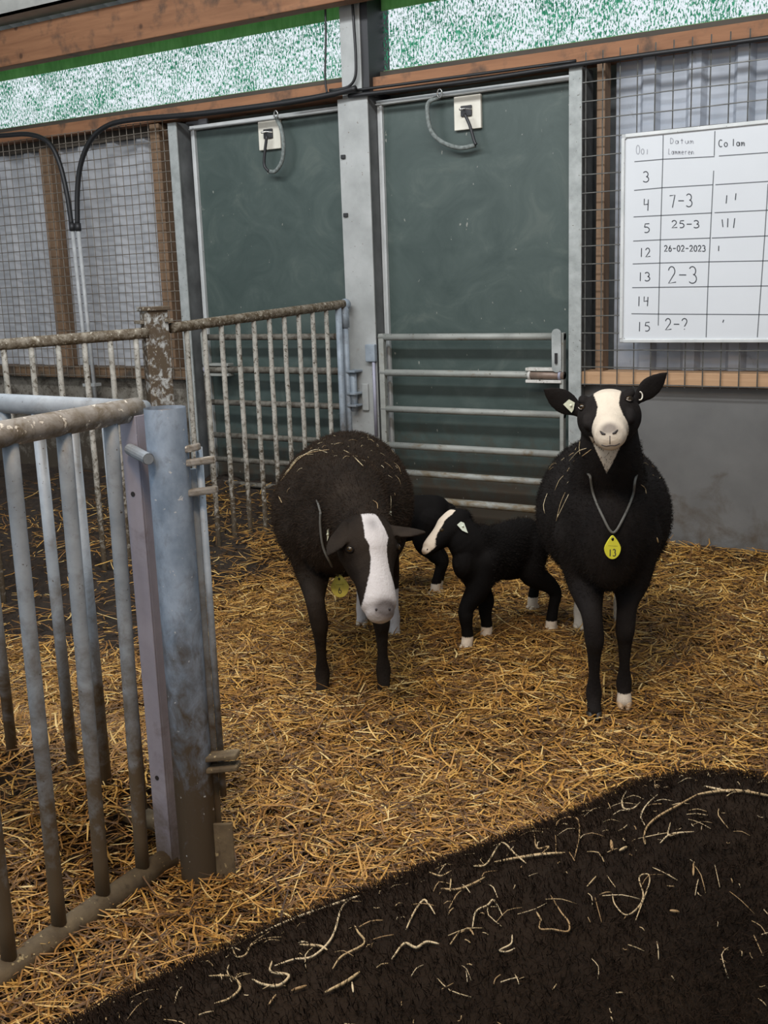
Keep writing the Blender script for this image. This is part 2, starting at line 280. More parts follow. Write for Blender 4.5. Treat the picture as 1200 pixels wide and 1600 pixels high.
# ------------------------------------------------------------------ mesh helpers
def unit(v):
    v = np.asarray(v, float); return v/max(1e-12, np.linalg.norm(v))
class MB:
    def __init__(s): s.v = []; s.f = []; s.n = 0
    def add(s, v, f):
        v = np.asarray(v, float); s.v.append(v); s.f += [tuple(i+s.n for i in q) for q in f]; s.n += len(v); return s
    def box(s, x0, x1, y0, y1, z0, z1):
        v = [(x0, y0, z0), (x1, y0, z0), (x1, y1, z0), (x0, y1, z0), (x0, y0, z1), (x1, y0, z1), (x1, y1, z1), (x0, y1, z1)]
        return s.add(v, [(0, 3, 2, 1), (4, 5, 6, 7), (0, 1, 5, 4), (1, 2, 6, 5), (2, 3, 7, 6), (3, 0, 4, 7)])
    def obox(s, c, ax, ay, az, hx, hy, hz):
        c, ax, ay, az = map(np.asarray, (c, ax, ay, az)); v = []
        for k in (-1, 1):
            for i, j in ((-1, -1), (1, -1), (1, 1), (-1, 1)): v.append(c+ax*hx*i+ay*hy*j+az*hz*k)
        return s.add(v, [(0, 3, 2, 1), (4, 5, 6, 7), (0, 1, 5, 4), (1, 2, 6, 5), (2, 3, 7, 6), (3, 0, 4, 7)])
    def bar(s, p, q, w, t, up=(0, 0, 1)):
        p, q = np.asarray(p, float), np.asarray(q, float); d = unit(q-p); a = np.cross(up, d)
        if np.linalg.norm(a) < 1e-4: a = np.array([1., 0, 0])
        a = unit(a); b = np.cross(d, a)
        return s.obox((p+q)/2, a, b, d, w/2, t/2, np.linalg.norm(q-p)/2)
    def tube(s, pts, r, n=10, cap=True, closed=False):
        P = np.asarray(pts, float); k = len(P); r = np.full(k, r) if np.isscalar(r) else np.asarray(r, float)
        tg = np.gradient(P, axis=0) if not closed else np.roll(P, -1, 0)-np.roll(P, 1, 0)
        tg /= np.maximum(1e-9, np.linalg.norm(tg, axis=1))[:, None]
        ref = np.array([0, 0, 1.]) if abs(tg[0, 2]) < 0.9 else np.array([1., 0, 0])
        v = []; a = unit(np.cross(ref, tg[0])); th = np.arange(n)*2*np.pi/n
        for i in range(k):
            a = unit(a-tg[i]*(a@tg[i])); b = np.cross(tg[i], a)
            v.append(P[i]+r[i]*(np.cos(th)[:, None]*a+np.sin(th)[:, None]*b))
        v = np.concatenate(v); f = []
        for i in range(k if closed else k-1):
            i2 = (i+1) % k
            for j in range(n): f.append((i*n+j, i*n+(j+1) % n, i2*n+(j+1) % n, i2*n+j))
        if cap and not closed:
            f.append(tuple(range(n-1, -1, -1))); f.append(tuple((k-1)*n+j for j in range(n)))
        return s.add(v, f)
    def ribbon(s, pts, w, nrm):
        P = np.asarray(pts, float); tg = np.gradient(P, axis=0); v = []
        for p, t in zip(P, tg):
            sd = unit(np.cross(unit(t), nrm)); v += [p-sd*w/2, p+sd*w/2]
        return s.add(v, [(2*i, 2*i+2, 2*i+3, 2*i+1) for i in range(len(P)-1)])
    def ell(s, c, ax, ay, az, n=16, m=10):
        """ellipsoid with half axes given as vectors"""
        c, ax, ay, az = map(np.asarray, (c, ax, ay, az)); v = [c+az]; f = []
        for i in range(1, m):
            ph = np.pi*i/m
            for j in range(n):
                th = 2*np.pi*j/n; v.append(c+np.sin(ph)*(np.cos(th)*ax+np.sin(th)*ay)+np.cos(ph)*az)
        v.append(c-az); L = len(v)-1
        for j in range(n):
            f.append((0, 1+j, 1+(j+1) % n)); f.append((L, L-n+(j+1) % n, L-n+j))
        for i in range(m-2):
            for j in range(n): f.append((1+i*n+j, 1+(i+1)*n+j, 1+(i+1)*n+(j+1) % n, 1+i*n+(j+1) % n))
        return s.add(v, f)
    def loft(s, secs, side, sub=6, n=20):
        """secs: (centre, half width along side, half height) ; rounded closed ends"""
        P = np.array([q[0] for q in secs], float); A = np.array([q[1] for q in secs], float); B = np.array([q[2] for q in secs], float)
        Q = np.concatenate([P, A[:, None], B[:, None]], 1)
        out = []
        for i in range(len(Q)-1):
            p0 = Q[i-1] if i else 2*Q[0]-Q[1]; p1, p2 = Q[i], Q[i+1]; p3 = Q[i+2] if i+2 < len(Q) else 2*Q[-1]-Q[-2]
            for u in np.arange(sub)/sub:
                c = 0.5*((2*p1)+(-p0+p2)*u+(2*p0-5*p1+4*p2-p3)*u*u+(-p0+3*p1-3*p2+p3)*u**3)
                lo = np.minimum(p1[3:], p2[3:])*0.9; c[3:] = np.maximum(c[3:], lo); out.append(c)
        out.append(Q[-1]); Q = np.array(out); k = len(Q); P = Q[:, :3]
        tg = np.gradient(P, axis=0); tg /= np.linalg.norm(tg, axis=1)[:, None]
        th = np.arange(n)*2*np.pi/n; v = []; sd = np.asarray(side, float)
        def ringat(c, t, a, b):
            S_ = unit(sd-t*(sd@t)); B_ = np.cross(t, S_)
            return c+a*np.cos(th)[:, None]*S_+b*np.sin(th)[:, None]*B_
        rings = []
        e0 = min(Q[0, 3], Q[0, 4]); e1 = min(Q[-1, 3], Q[-1, 4])
        for ph in (1.25, 0.8, 0.4): rings.append(ringat(P[0]-tg[0]*e0*np.sin(ph), tg[0], Q[0, 3]*np.cos(ph), Q[0, 4]*np.cos(ph)))
        for i in range(k): rings.append(ringat(P[i], tg[i], Q[i, 3], Q[i, 4]))
        for ph in (0.4, 0.8, 1.25): rings.append(ringat(P[-1]+tg[-1]*e1*np.sin(ph), tg[-1], Q[-1, 3]*np.cos(ph), Q[-1, 4]*np.cos(ph)))
        f = []; K = len(rings)
        for i in range(K-1):
            for j in range(n): f.append((i*n+j, i*n+(j+1) % n, (i+1)*n+(j+1) % n, (i+1)*n+j))
        f.append(tuple(range(n-1, -1, -1))); f.append(tuple((K-1)*n+j for j in range(n)))
        return s.add(np.concatenate(rings), f)
    def mesh(s, name):
        me = bpy.data.meshes.new(name); me.from_pydata([tuple(x) for x in np.concatenate(s.v)], [], s.f); me.update(); return me
    def build(s, name, mat, parent=None, smooth=False, bevel=0.0):
        me = s.mesh(name); return link(name, me, mat, parent, smooth, bevel)
def link(name, me, mat, parent=None, smooth=False, bevel=0.0):
    o = bpy.data.objects.new(name, me); C.objects.link(o)
    if mat: me.materials.append(M[mat])
    if smooth: me.polygons.foreach_set('use_smooth', [True]*len(me.polygons))
    if bevel:
        b = o.modifiers.new('bevel', 'BEVEL'); b.width = bevel; b.segments = 2; b.limit_method = 'ANGLE'
    if parent:
        o.parent = parent; o.matrix_parent_inverse = Matrix.Identity(4)
        # geometry given in world space is brought into the parent's space
        o.matrix_basis = parent_matrix(parent).inverted()
    return o
def parent_matrix(p):
    m = p.matrix_basis.copy()
    while p.parent: p = p.parent; m = p.matrix_basis @ m
    return m
def thing(name, label, cat, loc=(0, 0, 0), group=None, rotz=0):
    o = bpy.data.objects.new(name, None); C.objects.link(o); o.empty_display_size = 0.05
    o.location = [float(a) for a in loc]; o.rotation_euler = (0, 0, rotz); o['label'] = label; o['category'] = cat
    if group: o['group'] = group
    return o
def tag(o, label, cat, group=None, kind=None):
    o['label'] = label; o['category'] = cat
    if group: o['group'] = group
    if kind: o['kind'] = kind
    return o
def struct(name, mb, mat, label=None, cat=None, parent=None, bevel=0.0, smooth=False):
    o = mb.build(name, mat, parent, smooth, bevel)
    if parent is None:
        o['kind'] = 'structure'
        if label: o['label'] = label; o['category'] = cat
    return o
def spline(pts, sub=6):
    Q = np.asarray(pts, float); out = []
    for i in range(len(Q)-1):
        p0 = Q[i-1] if i else 2*Q[0]-Q[1]; p1, p2 = Q[i], Q[i+1]; p3 = Q[i+2] if i+2 < len(Q) else 2*Q[-1]-Q[-2]
        for u in np.arange(sub)/sub:
            out.append(0.5*((2*p1)+(-p0+p2)*u+(2*p0-5*p1+4*p2-p3)*u*u+(-p0+3*p1-3*p2+p3)*u**3))
    out.append(Q[-1]); return np.array(out)

# ------------------------------------------------------------------ floor and bedding
def vnoise(x, y, seed=0):
    def h(i, j): 
        n = np.sin(i*127.1+j*311.7+seed*74.7)*43758.5453; return n-np.floor(n)
    xi, yi = np.floor(x), np.floor(y); u, v = x-xi, y-yi; u = u*u*(3-2*u); v = v*v*(3-2*v)
    return (h(xi, yi)*(1-u)+h(xi+1, yi)*u)*(1-v)+(h(xi, yi+1)*(1-u)+h(xi+1, yi+1)*u)*v
def sst(a, b, x):
    t = np.clip((x-a)/(b-a), 0, 1); return t*t*(3-2*t)
def manure(x, y):
    e = 0.35*(vnoise(x*2.3, y*2.3, 3)-0.5)
    m = sst(-2.85, -3.30, x+0.18*(y-3.5)+e)*sst(2.55, 3.0, y+e)             # dung heap along the far rail
    m = np.maximum(m, sst(5.05, 5.35, y+e*0.6)*sst(-1.9, -2.3, x+e))                # trodden strip at the doors
    return m
def ground(x, y):
    z = 0.030*(vnoise(x*2.1, y*2.1, 1)-0.5)+0.016*(vnoise(x*7, y*7, 2)-0.5)
    z = z+0.15*sst(-3.05, -3.5, x)*sst(3.0, 3.8, y)
    z = z+0.17*sst(-1.86, -2.05, x)*np.exp(-((y-1.95)/0.33)**2)*sst(-3.6, -2.6, x)
    z = z+0.05*sst(5.2, 5.5, y)
    return z
nx, ny = 620, 440
gx, gy = np.meshgrid(np.linspace(-9.5, 2.2, nx), np.linspace(-3.0, 5.6, ny), indexing='ij')
gz = ground(gx, gy)-0.012+0.02*(vnoise(gx*19, gy*19, 5)-0.5)*(0.4+1.6*manure(gx, gy))+0.045*(vnoise(gx*9, gy*9, 8)-0.5)*manure(gx, gy)
me = bpy.data.meshes.new('floor')
idx = np.arange(nx*ny).reshape(nx, ny)
quads = np.stack([idx[:-1, :-1], idx[1:, :-1], idx[1:, 1:], idx[:-1, 1:]], -1).reshape(-1, 4)
me.from_pydata(np.stack([gx, gy, gz], -1).reshape(-1, 3).tolist(), [], quads.tolist())
at = me.attributes.new('manure', 'FLOAT', 'POINT'); at.data.foreach_set('value', manure(gx, gy).reshape(-1).astype(np.float32))
fl = link('floor', me, 'floor', smooth=True); fl['kind'] = 'structure'

def strands(cx, cy, z, az, tilt, length, width, curl, cross=0.35):
    """curved three-piece blades, folded lengthwise; one mesh"""
    n = len(cx); K = 4; v = np.zeros((n, K, 3, 3), np.float32)
    d = np.stack([np.cos(az), np.sin(az)], 1); nrm = np.stack([-np.sin(az), np.cos(az)], 1)
    for k in range(K):
        u = (k/(K-1)-0.5); off = curl*(u*u-0.08)*length
        px = cx+d[:, 0]*u*length+nrm[:, 0]*off; py = cy+d[:, 1]*u*length+nrm[:, 1]*off
        pz = z+np.sin(tilt)*u*length-0.25*np.abs(curl)*(u*u)*length*0.6
        taper = 1.0 if 0 < k < K-1 else 0.55
        for j, (sx, dz) in enumerate(((-1, 0), (0, cross), (1, 0))):
            v[:, k, j, 0] = px+nrm[:, 0]*sx*width*0.5*taper; v[:, k, j, 1] = py+nrm[:, 1]*sx*width*0.5*taper; v[:, k, j, 2] = pz+dz*width*taper
    base = (np.arange(n)*K*3)[:, None, None]; q = []
    for k in range(K-1):
        for j in range(2): q.append([k*3+j, (k+1)*3+j, (k+1)*3+j+1, k*3+j+1])
    q = base+np.array(q)[None]
    return v.reshape(-1, 3), q.reshape(-1, 4)
def np_mesh(name, v, q):
    me = bpy.data.meshes.new(name); nv, nq = len(v), len(q)
    me.vertices.add(nv); me.vertices.foreach_set('co', np.ascontiguousarray(v, np.float32).reshape(-1))
    k = q.shape[1]
    me.loops.add(nq*k); me.loops.foreach_set('vertex_index', np.ascontiguousarray(q, np.int32).reshape(-1))
    me.polygons.add(nq); me.polygons.foreach_set('loop_start', np.arange(0, nq*k, k, dtype=np.int32)); me.polygons.foreach_set('loop_total', np.full(nq, k, np.int32))
    me.update(calc_edges=True); return me
def bedding(n, x0, x1, y0, y1, lo, hi, wid, lift, keep_manure, ztop=0.03):
    x = rng.uniform(x0, x1, n); y = rng.uniform(y0, y1, n)
    k = rng.random(n) > manure(x, y)*(1-keep_manure)
    k &= ~((y > 5.42))
    x, y = x[k], y[k]; n = len(x)
    z = ground(x, y)+rng.uniform(-0.008, ztop, n)
    az = rng.uniform(0, 2*np.pi, n); L = rng.uniform(lo, hi, n)**1.0
    return strands(x, y, z, az, rng.normal(0, lift, n), L, rng.uniform(0.5, 1.25, n)*wid, rng.normal(0, 0.55, n))
V, Q = [], []; off = 0
for args in ((26000, -2.2, 0.4, 0.7, 2.6, 0.04, 0.15, 0.0048, 0.22, 0.1), (34000, -3.6, 0.0, 2.2, 4.0, 0.05, 0.16, 0.0056, 0.20, 0.05),
             (32000, -4.6, -0.4, 3.6, 5.45, 0.05, 0.17, 0.0064, 0.20, 0.04), (15000, -4.2, -1.85, 1.2, 3.4, 0.05, 0.18, 0.0056, 0.26, 0.06),
             (5000, -6.0, -3.6, 2.4, 5.4, 0.05, 0.17, 0.0060, 0.2, 0.10), (500, -3.6, 0.0, 1.2, 5.2, 0.18, 0.34, 0.0045, 0.12, 0.05), (9000, -5.2, -3.0, 2.5, 5.4, 0.02, 0.07, 0.0050, 0.35, 0.30)):
    v, q = bedding(*args); V.append(v); Q.append(q+off); off += len(v)
so = link('straw_bedding', np_mesh('straw_bedding', np.concatenate(V), np.concatenate(Q)), 'straw')
tag(so, 'golden loose straw bedding spread over the pen floor', 'straw', kind='stuff')

# ------------------------------------------------------------------ the back wall
YD = 5.54; YP = 5.42
w = MB(); w.box(-10, -4.82, 5.50, 5.70, -0.05, 0.855)
struct('wall_back_left', w, 'concrete', 'foul grey concrete wall below the left wire mesh', 'wall', bevel=0.01)
w = MB(); w.box(-2.15, 2.4, 5.50, 5.70, -0.05, 0.872)
struct('wall_back_right', w, 'concrete_right', 'smooth dark grey panel wall below the whiteboard', 'wall', bevel=0.006)
def cladding(x0, x1, z0, z1, pitch, y, depth):
    m = MB(); xs = []; x = x0; prof = ((0, 0), (0.55, 0), (0.65, 1), (0.9, 1))
    while x < x1:
        for u, d in prof: xs.append((x+u*pitch, y-d*depth))
        x += pitch
    v = []; 
    for X, Y in xs: v += [(X, Y, z0), (X, Y, z1)]
    m.add(v, [(2*i, 2*i+2, 2*i+3, 2*i+1) for i in range(len(xs)-1)])
    v2 = [(a, b+0.012, c) for a, b, c in v]; m.add(v2, [(2*i, 2*i+1, 2*i+3, 2*i+2) for i in range(len(xs)-1)])
    return m
struct('wall_cladding_left', cladding(-10, -4.83, 0.93, 2.52, 0.27, 5.61, 0.035), 'sheet', 'pale grey ribbed sheet behind the left wire mesh', 'wall sheet')
struct('wall_cladding_right', cladding(-1.97, 2.4, 0.945, 2.52, 0.23, 5.61, 0.035), 'sheet_right', 'blue grey ribbed sheet behind the whiteboard', 'wall sheet')
w = MB(); w.box(-10, 2.4, 5.74, 5.78, -0.05, 2.55)
struct('wall_outer', w, 'column_shade', 'dark outer boarding behind the sheets and doors', 'wall')
w = MB(); w.box(-10, -4.83, 5.44, 5.60, 0.855, 0.93); struct('trim_1', w, 'timber_sill_dirty', 'dirty brown timber sill under the left wire mesh', 'sill', bevel=0.004)
w = MB(); w.box(-2.10, 2.4, 5.44, 5.60, 0.875, 0.945); struct('trim_2', w, 'timber_sill', 'knotty pine sill under the right wire mesh', 'sill', bevel=0.004)
w = MB(); w.box(-10, 2.4, 5.47, 5.66, 2.485, 2.56); struct('trim_3', w, 'timber', 'long orange brown timber rail above the doors', 'rail', bevel=0.004)
w = MB(); w.box(-10, 2.4, 5.55, 5.64, 2.56, 2.60); struct('trim_4', w, 'timber_dark', 'dark bottom edge below the green net', 'rail', bevel=0.003)
w = MB(); w.box(-10, -4.83, 5.56, 5.62, 2.42, 2.485); struct('trim_5', w, 'timber_dark', 'dark timber strip at the top of the left sheets', 'rail')

def door(k, x0, x1, label):
    r = thing('door_%d' % k, label, 'door', (x0, YD, 0)); r['kind'] = 'structure'
    MB().box(x0+0.02, x1, YD, YD+0.04, 0.02, 2.41).build('door_panel', 'door', r, bevel=0.003)
    for a, b_, n in ((x0, x0+0.014, 0.012), (x0+0.020, x0+0.036, 0.022)):
        MB().box(a, b_, YD-n, YD+0.03, 0.0, 2.43).build('frame_strip', 'alu', r, bevel=0.002)
    MB().box(x0, x1+0.02, YD-0.022, YD+0.03, 2.415, 2.442).build('top_rail', 'alu', r, bevel=0.002)
    MB().box(x0, x1+0.02, YD-0.03, YD-0.022, 2.418, 2.424).build('top_bead', 'column', r)
    return r
door(1, -4.725, -3.53, 'dark green door board on the left, behind the manure crusted bars')
door(2, -3.345, -2.14, 'dark green door board on the right, behind the clean pipe gate')

# columns
def column(x0, x1, mat, z1, label, extra=False):
    r = thing('steel_column', label, 'column', ((x0+x1)/2, YP+0.06, 0)); r['kind'] = 'structure'
    MB().box(x0, x1, YP, YP+0.012, -0.03, z1).build('front_flange', mat, r, bevel=0.003)
    xm = (x0+x1)/2; hw = (x1-x0)/2-0.008
    MB().box(xm-hw, xm+hw, YP+0.012, YD+0.06, -0.03, z1).build('web', 'column_shade', r)
    return r
column(-4.818, -4.748, 'column_rough', 2.46, 'narrow speckled grey post left of the left door')
cm = column(-3.541, -3.341, 'column', 2.46, 'wide grey steel column between the two green doors')
column(-2.152, -2.082, 'column_rough', 2.46, 'narrow mottled zinc post right of the right door')
MB().box(-3.505, -3.375, YP, YP+0.012, 2.46, 3.35).build('upper_flange', 'column', cm, bevel=0.003)
MB().box(-3.49, -3.33, YP+0.012, YD+0.12, 2.46, 3.35).build('upper_web', 'dark_steel', cm)
for px, py in ((536, 245), (540, 336)):
    p = W(px, py, YP-0.006); MB().box(p[0]-0.014, p[0]+0.014, YP-0.012, YP, p[2]-0.011, p[2]+0.011).build('cable_clip', 'dark_steel', cm, bevel=0.003)
w = MB(); p0 = np.array([-3.50, 5.44, 3.0]); p1 = np.array([-3.50, 2.0, 4.0])
w.bar(p0, p1, 0.13, 0.012); w.bar(p0+[0, 0, 0.16], p1+[0, 0, 0.16], 0.13, 0.012); w.bar(p0+[0, 0, 0.08], p1+[0, 0, 0.08], 0.01, 0.16)
struct('roof_rafter', w, 'column', 'grey steel roof rafter springing from the column head', 'rafter')
# roof structure
w = MB(); w.box(-10, 2.4, 5.26, 5.36, 2.925, 3.15); struct('timber_purlin', w, 'timber', 'broad orange brown roof purlin along the top of the net', 'beam', bevel=0.006)
w = MB(); w.box(-10, 2.4, 5.12, 5.30, 3.185, 3.20); w.box(-10, 2.4, 5.12, 5.135, 3.185, 3.27); w.box(-10, 2.4, 5.285, 5.30, 3.20, 3.34)
struct('steel_purlin', w, 'steel_purlin', 'pale grey channel purlin at the top left', 'beam')
def roofz(y): return 3.38+(5.9-y)*0.29
w = MB(); v = []; n = 90
for i in range(n*2+1):
    x = -10+12.4*i/(n*2); z = 0.03 if i % 2 else 0.0
    v += [(x, 6.1, roofz(6.1)+z), (x, -3.0, roofz(-3.0)+z)]
w.add(v, [(2*i, 2*i+1, 2*i+3, 2*i+2) for i in range(n*2)]); w.add([(a, b, c+0.02) for a, b, c in v], [(2*i, 2*i+2, 2*i+3, 2*i+1) for i in range(n*2)])
struct('ceiling', w, 'roof', 'dark corrugated roof sheeting under the eaves', 'roof')

w = MB(); w.box(-10.1, -10, -3, 5.7, -0.05, 5.6); struct('unseen_wall_left', w, 'sheet', 'unseen pale grey sheet wall added at the far left end to cut side light', 'wall')  # out of view, added to keep open sky light out on the left
w = MB(); w.box(2.4, 2.5, -3, 5.7, -0.05, 5.6); struct('unseen_wall_right', w, 'sheet', 'unseen pale grey sheet wall added at the far right end to cut side light', 'wall')  # out of view, added to keep open sky light out on the right
# green net in two bays
def net(x0, x1, label, hem_side):
    r = thing('windbreak_net', label, 'net', ((x0+x1)/2, 5.6, 2.6), 'green windbreak nets above the doors')
    MB().add([(x0, 5.60, 2.60), (x1, 5.60, 2.60), (x1, 5.60, 3.16), (x0, 5.60, 3.16)], [(0, 1, 2, 3)]).build('net_sheet', 'net', r)
    MB().box(x0, x1, 5.585, 5.595, 2.925, 3.16).build('top_hem', 'net_hem', r)
    MB().box(x0, x1, 5.59, 5.597, 2.60, 2.610).build('bottom_hem', 'net_hem', r)
    sx = x1 if hem_side > 0 else x0
    MB().box(min(sx, sx-0.05*hem_side), max(sx, sx-0.05*hem_side), 5.588, 5.596, 2.60, 3.16).build('side_hem', 'net_hem', r)
    return r
net(-10, -3.53, 'green windbreak net glinting with daylight, left of the column', 1)
net(-3.385, 2.4, 'green windbreak net glinting with daylight, right of the column', -1)

# wire mesh, battens
def mesh_panel(x0, x1, z0, z1, sx, sz, y, r, mat, label):
    m = MB(); x = x0
    while x <= x1+1e-6:
        m.tube([(x, y, z0), (x, y, z1)], r, 5); x += sx
    z = z0+0.012
    while z <= z1+1e-6:
        xx = np.linspace(x0-0.02, x1, 24); m.tube(np.stack([xx, np.full(24, y-r*1.7), z+0.0015*np.sin(xx*9+z*40)], 1), r, 5); z += sz
    return tag(m.build('wire_mesh_panel', mat), label, 'wire mesh')
mesh_panel(-8.4, -4.81, 0.86, 2.49, 0.062, 0.062, 5.43, 0.0028, 'wire_left', 'rusty fine wire mesh panel left of the left door')
mesh_panel(-2.065, 0.4, 0.87, 2.52, 0.088, 0.088, 5.43, 0.0032, 'wire', 'grey coarse wire mesh panel behind the whiteboard')
def batten(x0, x1, z0, z1, label):
    w = MB().box(x0, x1, 5.485, 5.57, z0, z1); return tag(w.build('timber_batten', 'timber_batten', bevel=0.003), label, 'batten', 'upright battens behind the wire mesh')
batten(-6.06, -5.96, 0.93, 2.42, 'upright batten behind the left mesh, left of the two grey conduits')
batten(-5.03, -4.95, 0.93, 2.48, 'upright batten behind the left mesh, beside the speckled grey post')
batten(-2.028, -1.985, 0.945, 2.48, 'slim upright batten behind the right mesh, left of the whiteboard')

# cables and conduits
def cable(px, y, r, label, name='cable', mat='cable', cat='cable', group=None):
    pts = spline([W(a, b, y) for a, b in px], 8); return tag(MB().tube(pts, r, 8).build(name, mat, None, True), label, cat, group)
cable([(-60, 214), (0, 212), (45, 210), (75, 222), (92, 252), (104, 300), (112, 352)], 5.37, 0.016, 'black cable drooping from the left edge into the left conduit')
cable([(121, 352), (121, 300), (126, 258), (140, 222), (163, 199), (200, 188), (290, 180), (360, 172), (450, 160), (520, 147), (556, 138)], 5.37, 0.017, 'thick black cable curving from the right conduit along the lintel')
cable([(545, 150), (640, 139), (760, 123), (900, 101), (1050, 80), (1230, 55)], 5.40, 0.012, 'black cable run along the rail over the right door')
cable([(440, 158), (520, 146), (640, 130), (760, 114), (900, 95)], 5.41, 0.008, 'thin black cable fixed just below the timber rail')
cable([(549, -20), (553, 40), (556, 90), (555, 120), (545, 135), (527, 140), (515, 141)], 5.395, 0.008, 'black cable running down the head of the column')
cable([(508, -10), (509, 60), (508, 120), (511, 146)], 5.36, 0.006, 'thin black cord hanging in front of the left net')
for (a, b), lab in ((((113, 356), (150, 640)), 'left one of two grey conduits in front of the left mesh'), (((122, 356), (160, 640)), 'right one of two grey conduits in front of the left mesh')):
    p, q = W(*a, 5.37), W(*b, 5.37); q[0] = p[0]+0.02
    r = thing('conduit', lab, 'conduit', (p[0], 5.37, q[2]), 'conduits on the left mesh')
    MB().tube([p, q], 0.014, 10).build('tube', 'conduit', r, True)
    MB().tube([p+[0, 0, -0.02], p+[0, 0, 0.03]], 0.021, 10).build('gland', 'dark_steel', r, True)
    MB().box(p[0]-0.025, p[0]+0.035, 5.355, 5.42, q[2]+0.16, q[2]+0.18).build('clip', 'column', r)

# rope loops on plates
def tether(pl, hookpts, rope, ring, labels):
    c = [W(a, b, YD-0.012) for a, b in pl]; x0, x1 = c[0][0], c[1][0]; z1, z0 = c[0][2], c[2][2]
    r = thing('wall_plate', labels[0], 'plate', ((x0+x1)/2, YD-0.02, z0))
    MB().box(x0, x1, YD-0.022, YD, z0, z1).build('plate', 'plate', r, bevel=0.004)
    xc, zc = (x0+x1)/2, (z0+z1)/2
    MB().box(xc-0.035, xc+0.03, YD-0.034, YD-0.02, zc-0.02, zc+0.035).build('bracket', 'dark_steel', r, bevel=0.003)
    MB().tube([(xc-0.02, YD-0.07, zc+0.012), (xc-0.01, YD-0.03, zc+0.02), (xc+0.03, YD-0.03, zc+0.012)], 0.006, 8).build('hook', 'chrome', r, True)
    t = thing('tether_rope', labels[1], 'rope', W(*rope[-1], YD-0.07))
    MB().tube(spline([W(a, b, YD-0.06-0.02*math.sin(i*0.7)) for i, (a, b) in enumerate(rope)], 6), 0.012, 10).build('rope', 'rope', t, True)
    MB().tube(spline([W(a, b, YD-0.065) for a, b in hookpts], 5), [0.009]*(5*(len(hookpts)-1)+1), 8).build('snap_hook', 'dark_steel', t, True)
    p = W(*ring, YD-0.07); th = np.linspace(0, 2*np.pi, 15)[:-1]
    MB().tube([(p[0]+0.014*math.cos(a), p[1], p[2]+0.022*math.sin(a)) for a in th], 0.004, 6, closed=True).build('ring', 'chrome', t, True)
tether([(404, 191), (438, 189), (404, 236)], [(417, 212), (414, 236), (413, 258), (420, 268)], [(432, 184), (439, 200), (443, 225), (441, 250), (431, 267), (420, 268)], (431, 179),
       ('cream plastic plate with hook on the left door', 'grey rope loop hanging on the left door'))
tether([(710, 152), (752, 150), (710, 205)], [(726, 178), (734, 196), (741, 220), (744, 226)], [(686, 152), (670, 160), (668, 178), (674, 205), (691, 222), (718, 231), (743, 227)], (687, 146),
       ('cream plastic plate with hook on the right door', 'grey rope loop slung from hook to ring on the right door'))

# ------------------------------------------------------------------ horizontal bar gates before the doors
def pipe_gate(xh, xl, zs, mat, label, latch_mat, rs):
    """xh: hinge side, xl: latch side"""
    y = 5.435; s = 1 if xl > xh else -1
    r = thing('pipe_gate', label, 'gate', ((xh+xl)/2, y, 0), 'barred pipe gates in front of the doors')
    for z, rr in zip(zs, rs): MB().tube([(xh, y, z), (xl, y, z)], rr, 10).build('bar', mat, r, True)
    MB().box(min(xh, xh+s*0.035), max(xh, xh+s*0.035), y-0.018, y+0.018, zs[-1]-0.05, zs[0]+0.02).build('hinge_stile', mat, r, bevel=0.004)
    MB().box(min(xl-s*0.022, xl), max(xl-s*0.022, xl), y-0.02, y+0.02, zs[-1]-0.05, zs[0]+0.02).build('latch_stile', 'gate_pipe' if mat == 'gate_pipe' else mat, r, bevel=0.004)
    # chain plate: rounded loop hanging at the latch side
    m = MB(); xc = xl-s*0.035; th = np.linspace(0, 2*np.pi, 21)[:-1]
    z0, z1 = zs[0]-0.16, zs[0]+0.015; ring = []
    for a in th:
        ring.append((xc+0.027*math.cos(a), 0, (z1 if math.sin(a) > 0 else z0)+0.027*math.sin(a)))
    v = [(p[0], y-0.032, p[2]) for p in ring]+[(p[0], y-0.026, p[2]) for p in ring]; k = len(ring)
    m.add(v, [tuple(range(k)), tuple(range(2*k-1, k-1, -1))]+[(i, i+k, (i+1) % k+k, (i+1) % k) for i in range(k)])
    lp = m.build('slotted_plate', 'column_rough' if mat == 'gate_pipe' else 'gate_pipe', r)
    MB().tube([(xc, y-0.036, z0+0.02), (xc, y-0.036, z0+0.075)], 0.008, 6).build('slot', 'dark_steel', lp)
    # sliding bolt in its white sleeve
    za = zs[1]
    for dz in (0.032, -0.032):
        MB().box(min(xl-s*0.215, xl-s*0.01), max(xl-s*0.215, xl-s*0.01), y-0.03, y+0.03, za+dz-0.008, za+dz+0.008).build('bolt_sleeve', latch_mat, r, bevel=0.002)
    MB().tube([(xl-s*0.20, y-0.012, za), (xl+s*0.0, y-0.012, za)], 0.021, 10).build('bolt', 'copper_pipe' if mat == 'gate_pipe' else mat, r, True)
    for q in (0.195, 0.02): MB().tube([(xl-s*(q+0.006), y-0.012, za), (xl-s*(q-0.006), y-0.012, za)], 0.027, 10).build('bolt_collar', latch_mat if q > 0.1 else 'galv_flat', r, True)
    return r
zs = (1.129, 0.924, 0.712, 0.497, 0.338, 0.181)
gR = pipe_gate(-3.325, -2.178, zs, 'gate_pipe', 'clean six bar pipe gate in front of the right door', 'latch', (0.020, 0.020, 0.019, 0.020, 0.019, 0.022))
pipe_gate(-3.565, -4.66, tuple(z+0.004 for z in zs), 'gate_pipe_foul', 'fouled six bar pipe gate in front of the left door', 'gate_pipe', (0.020, 0.022, 0.019, 0.019, 0.018, 0.018))
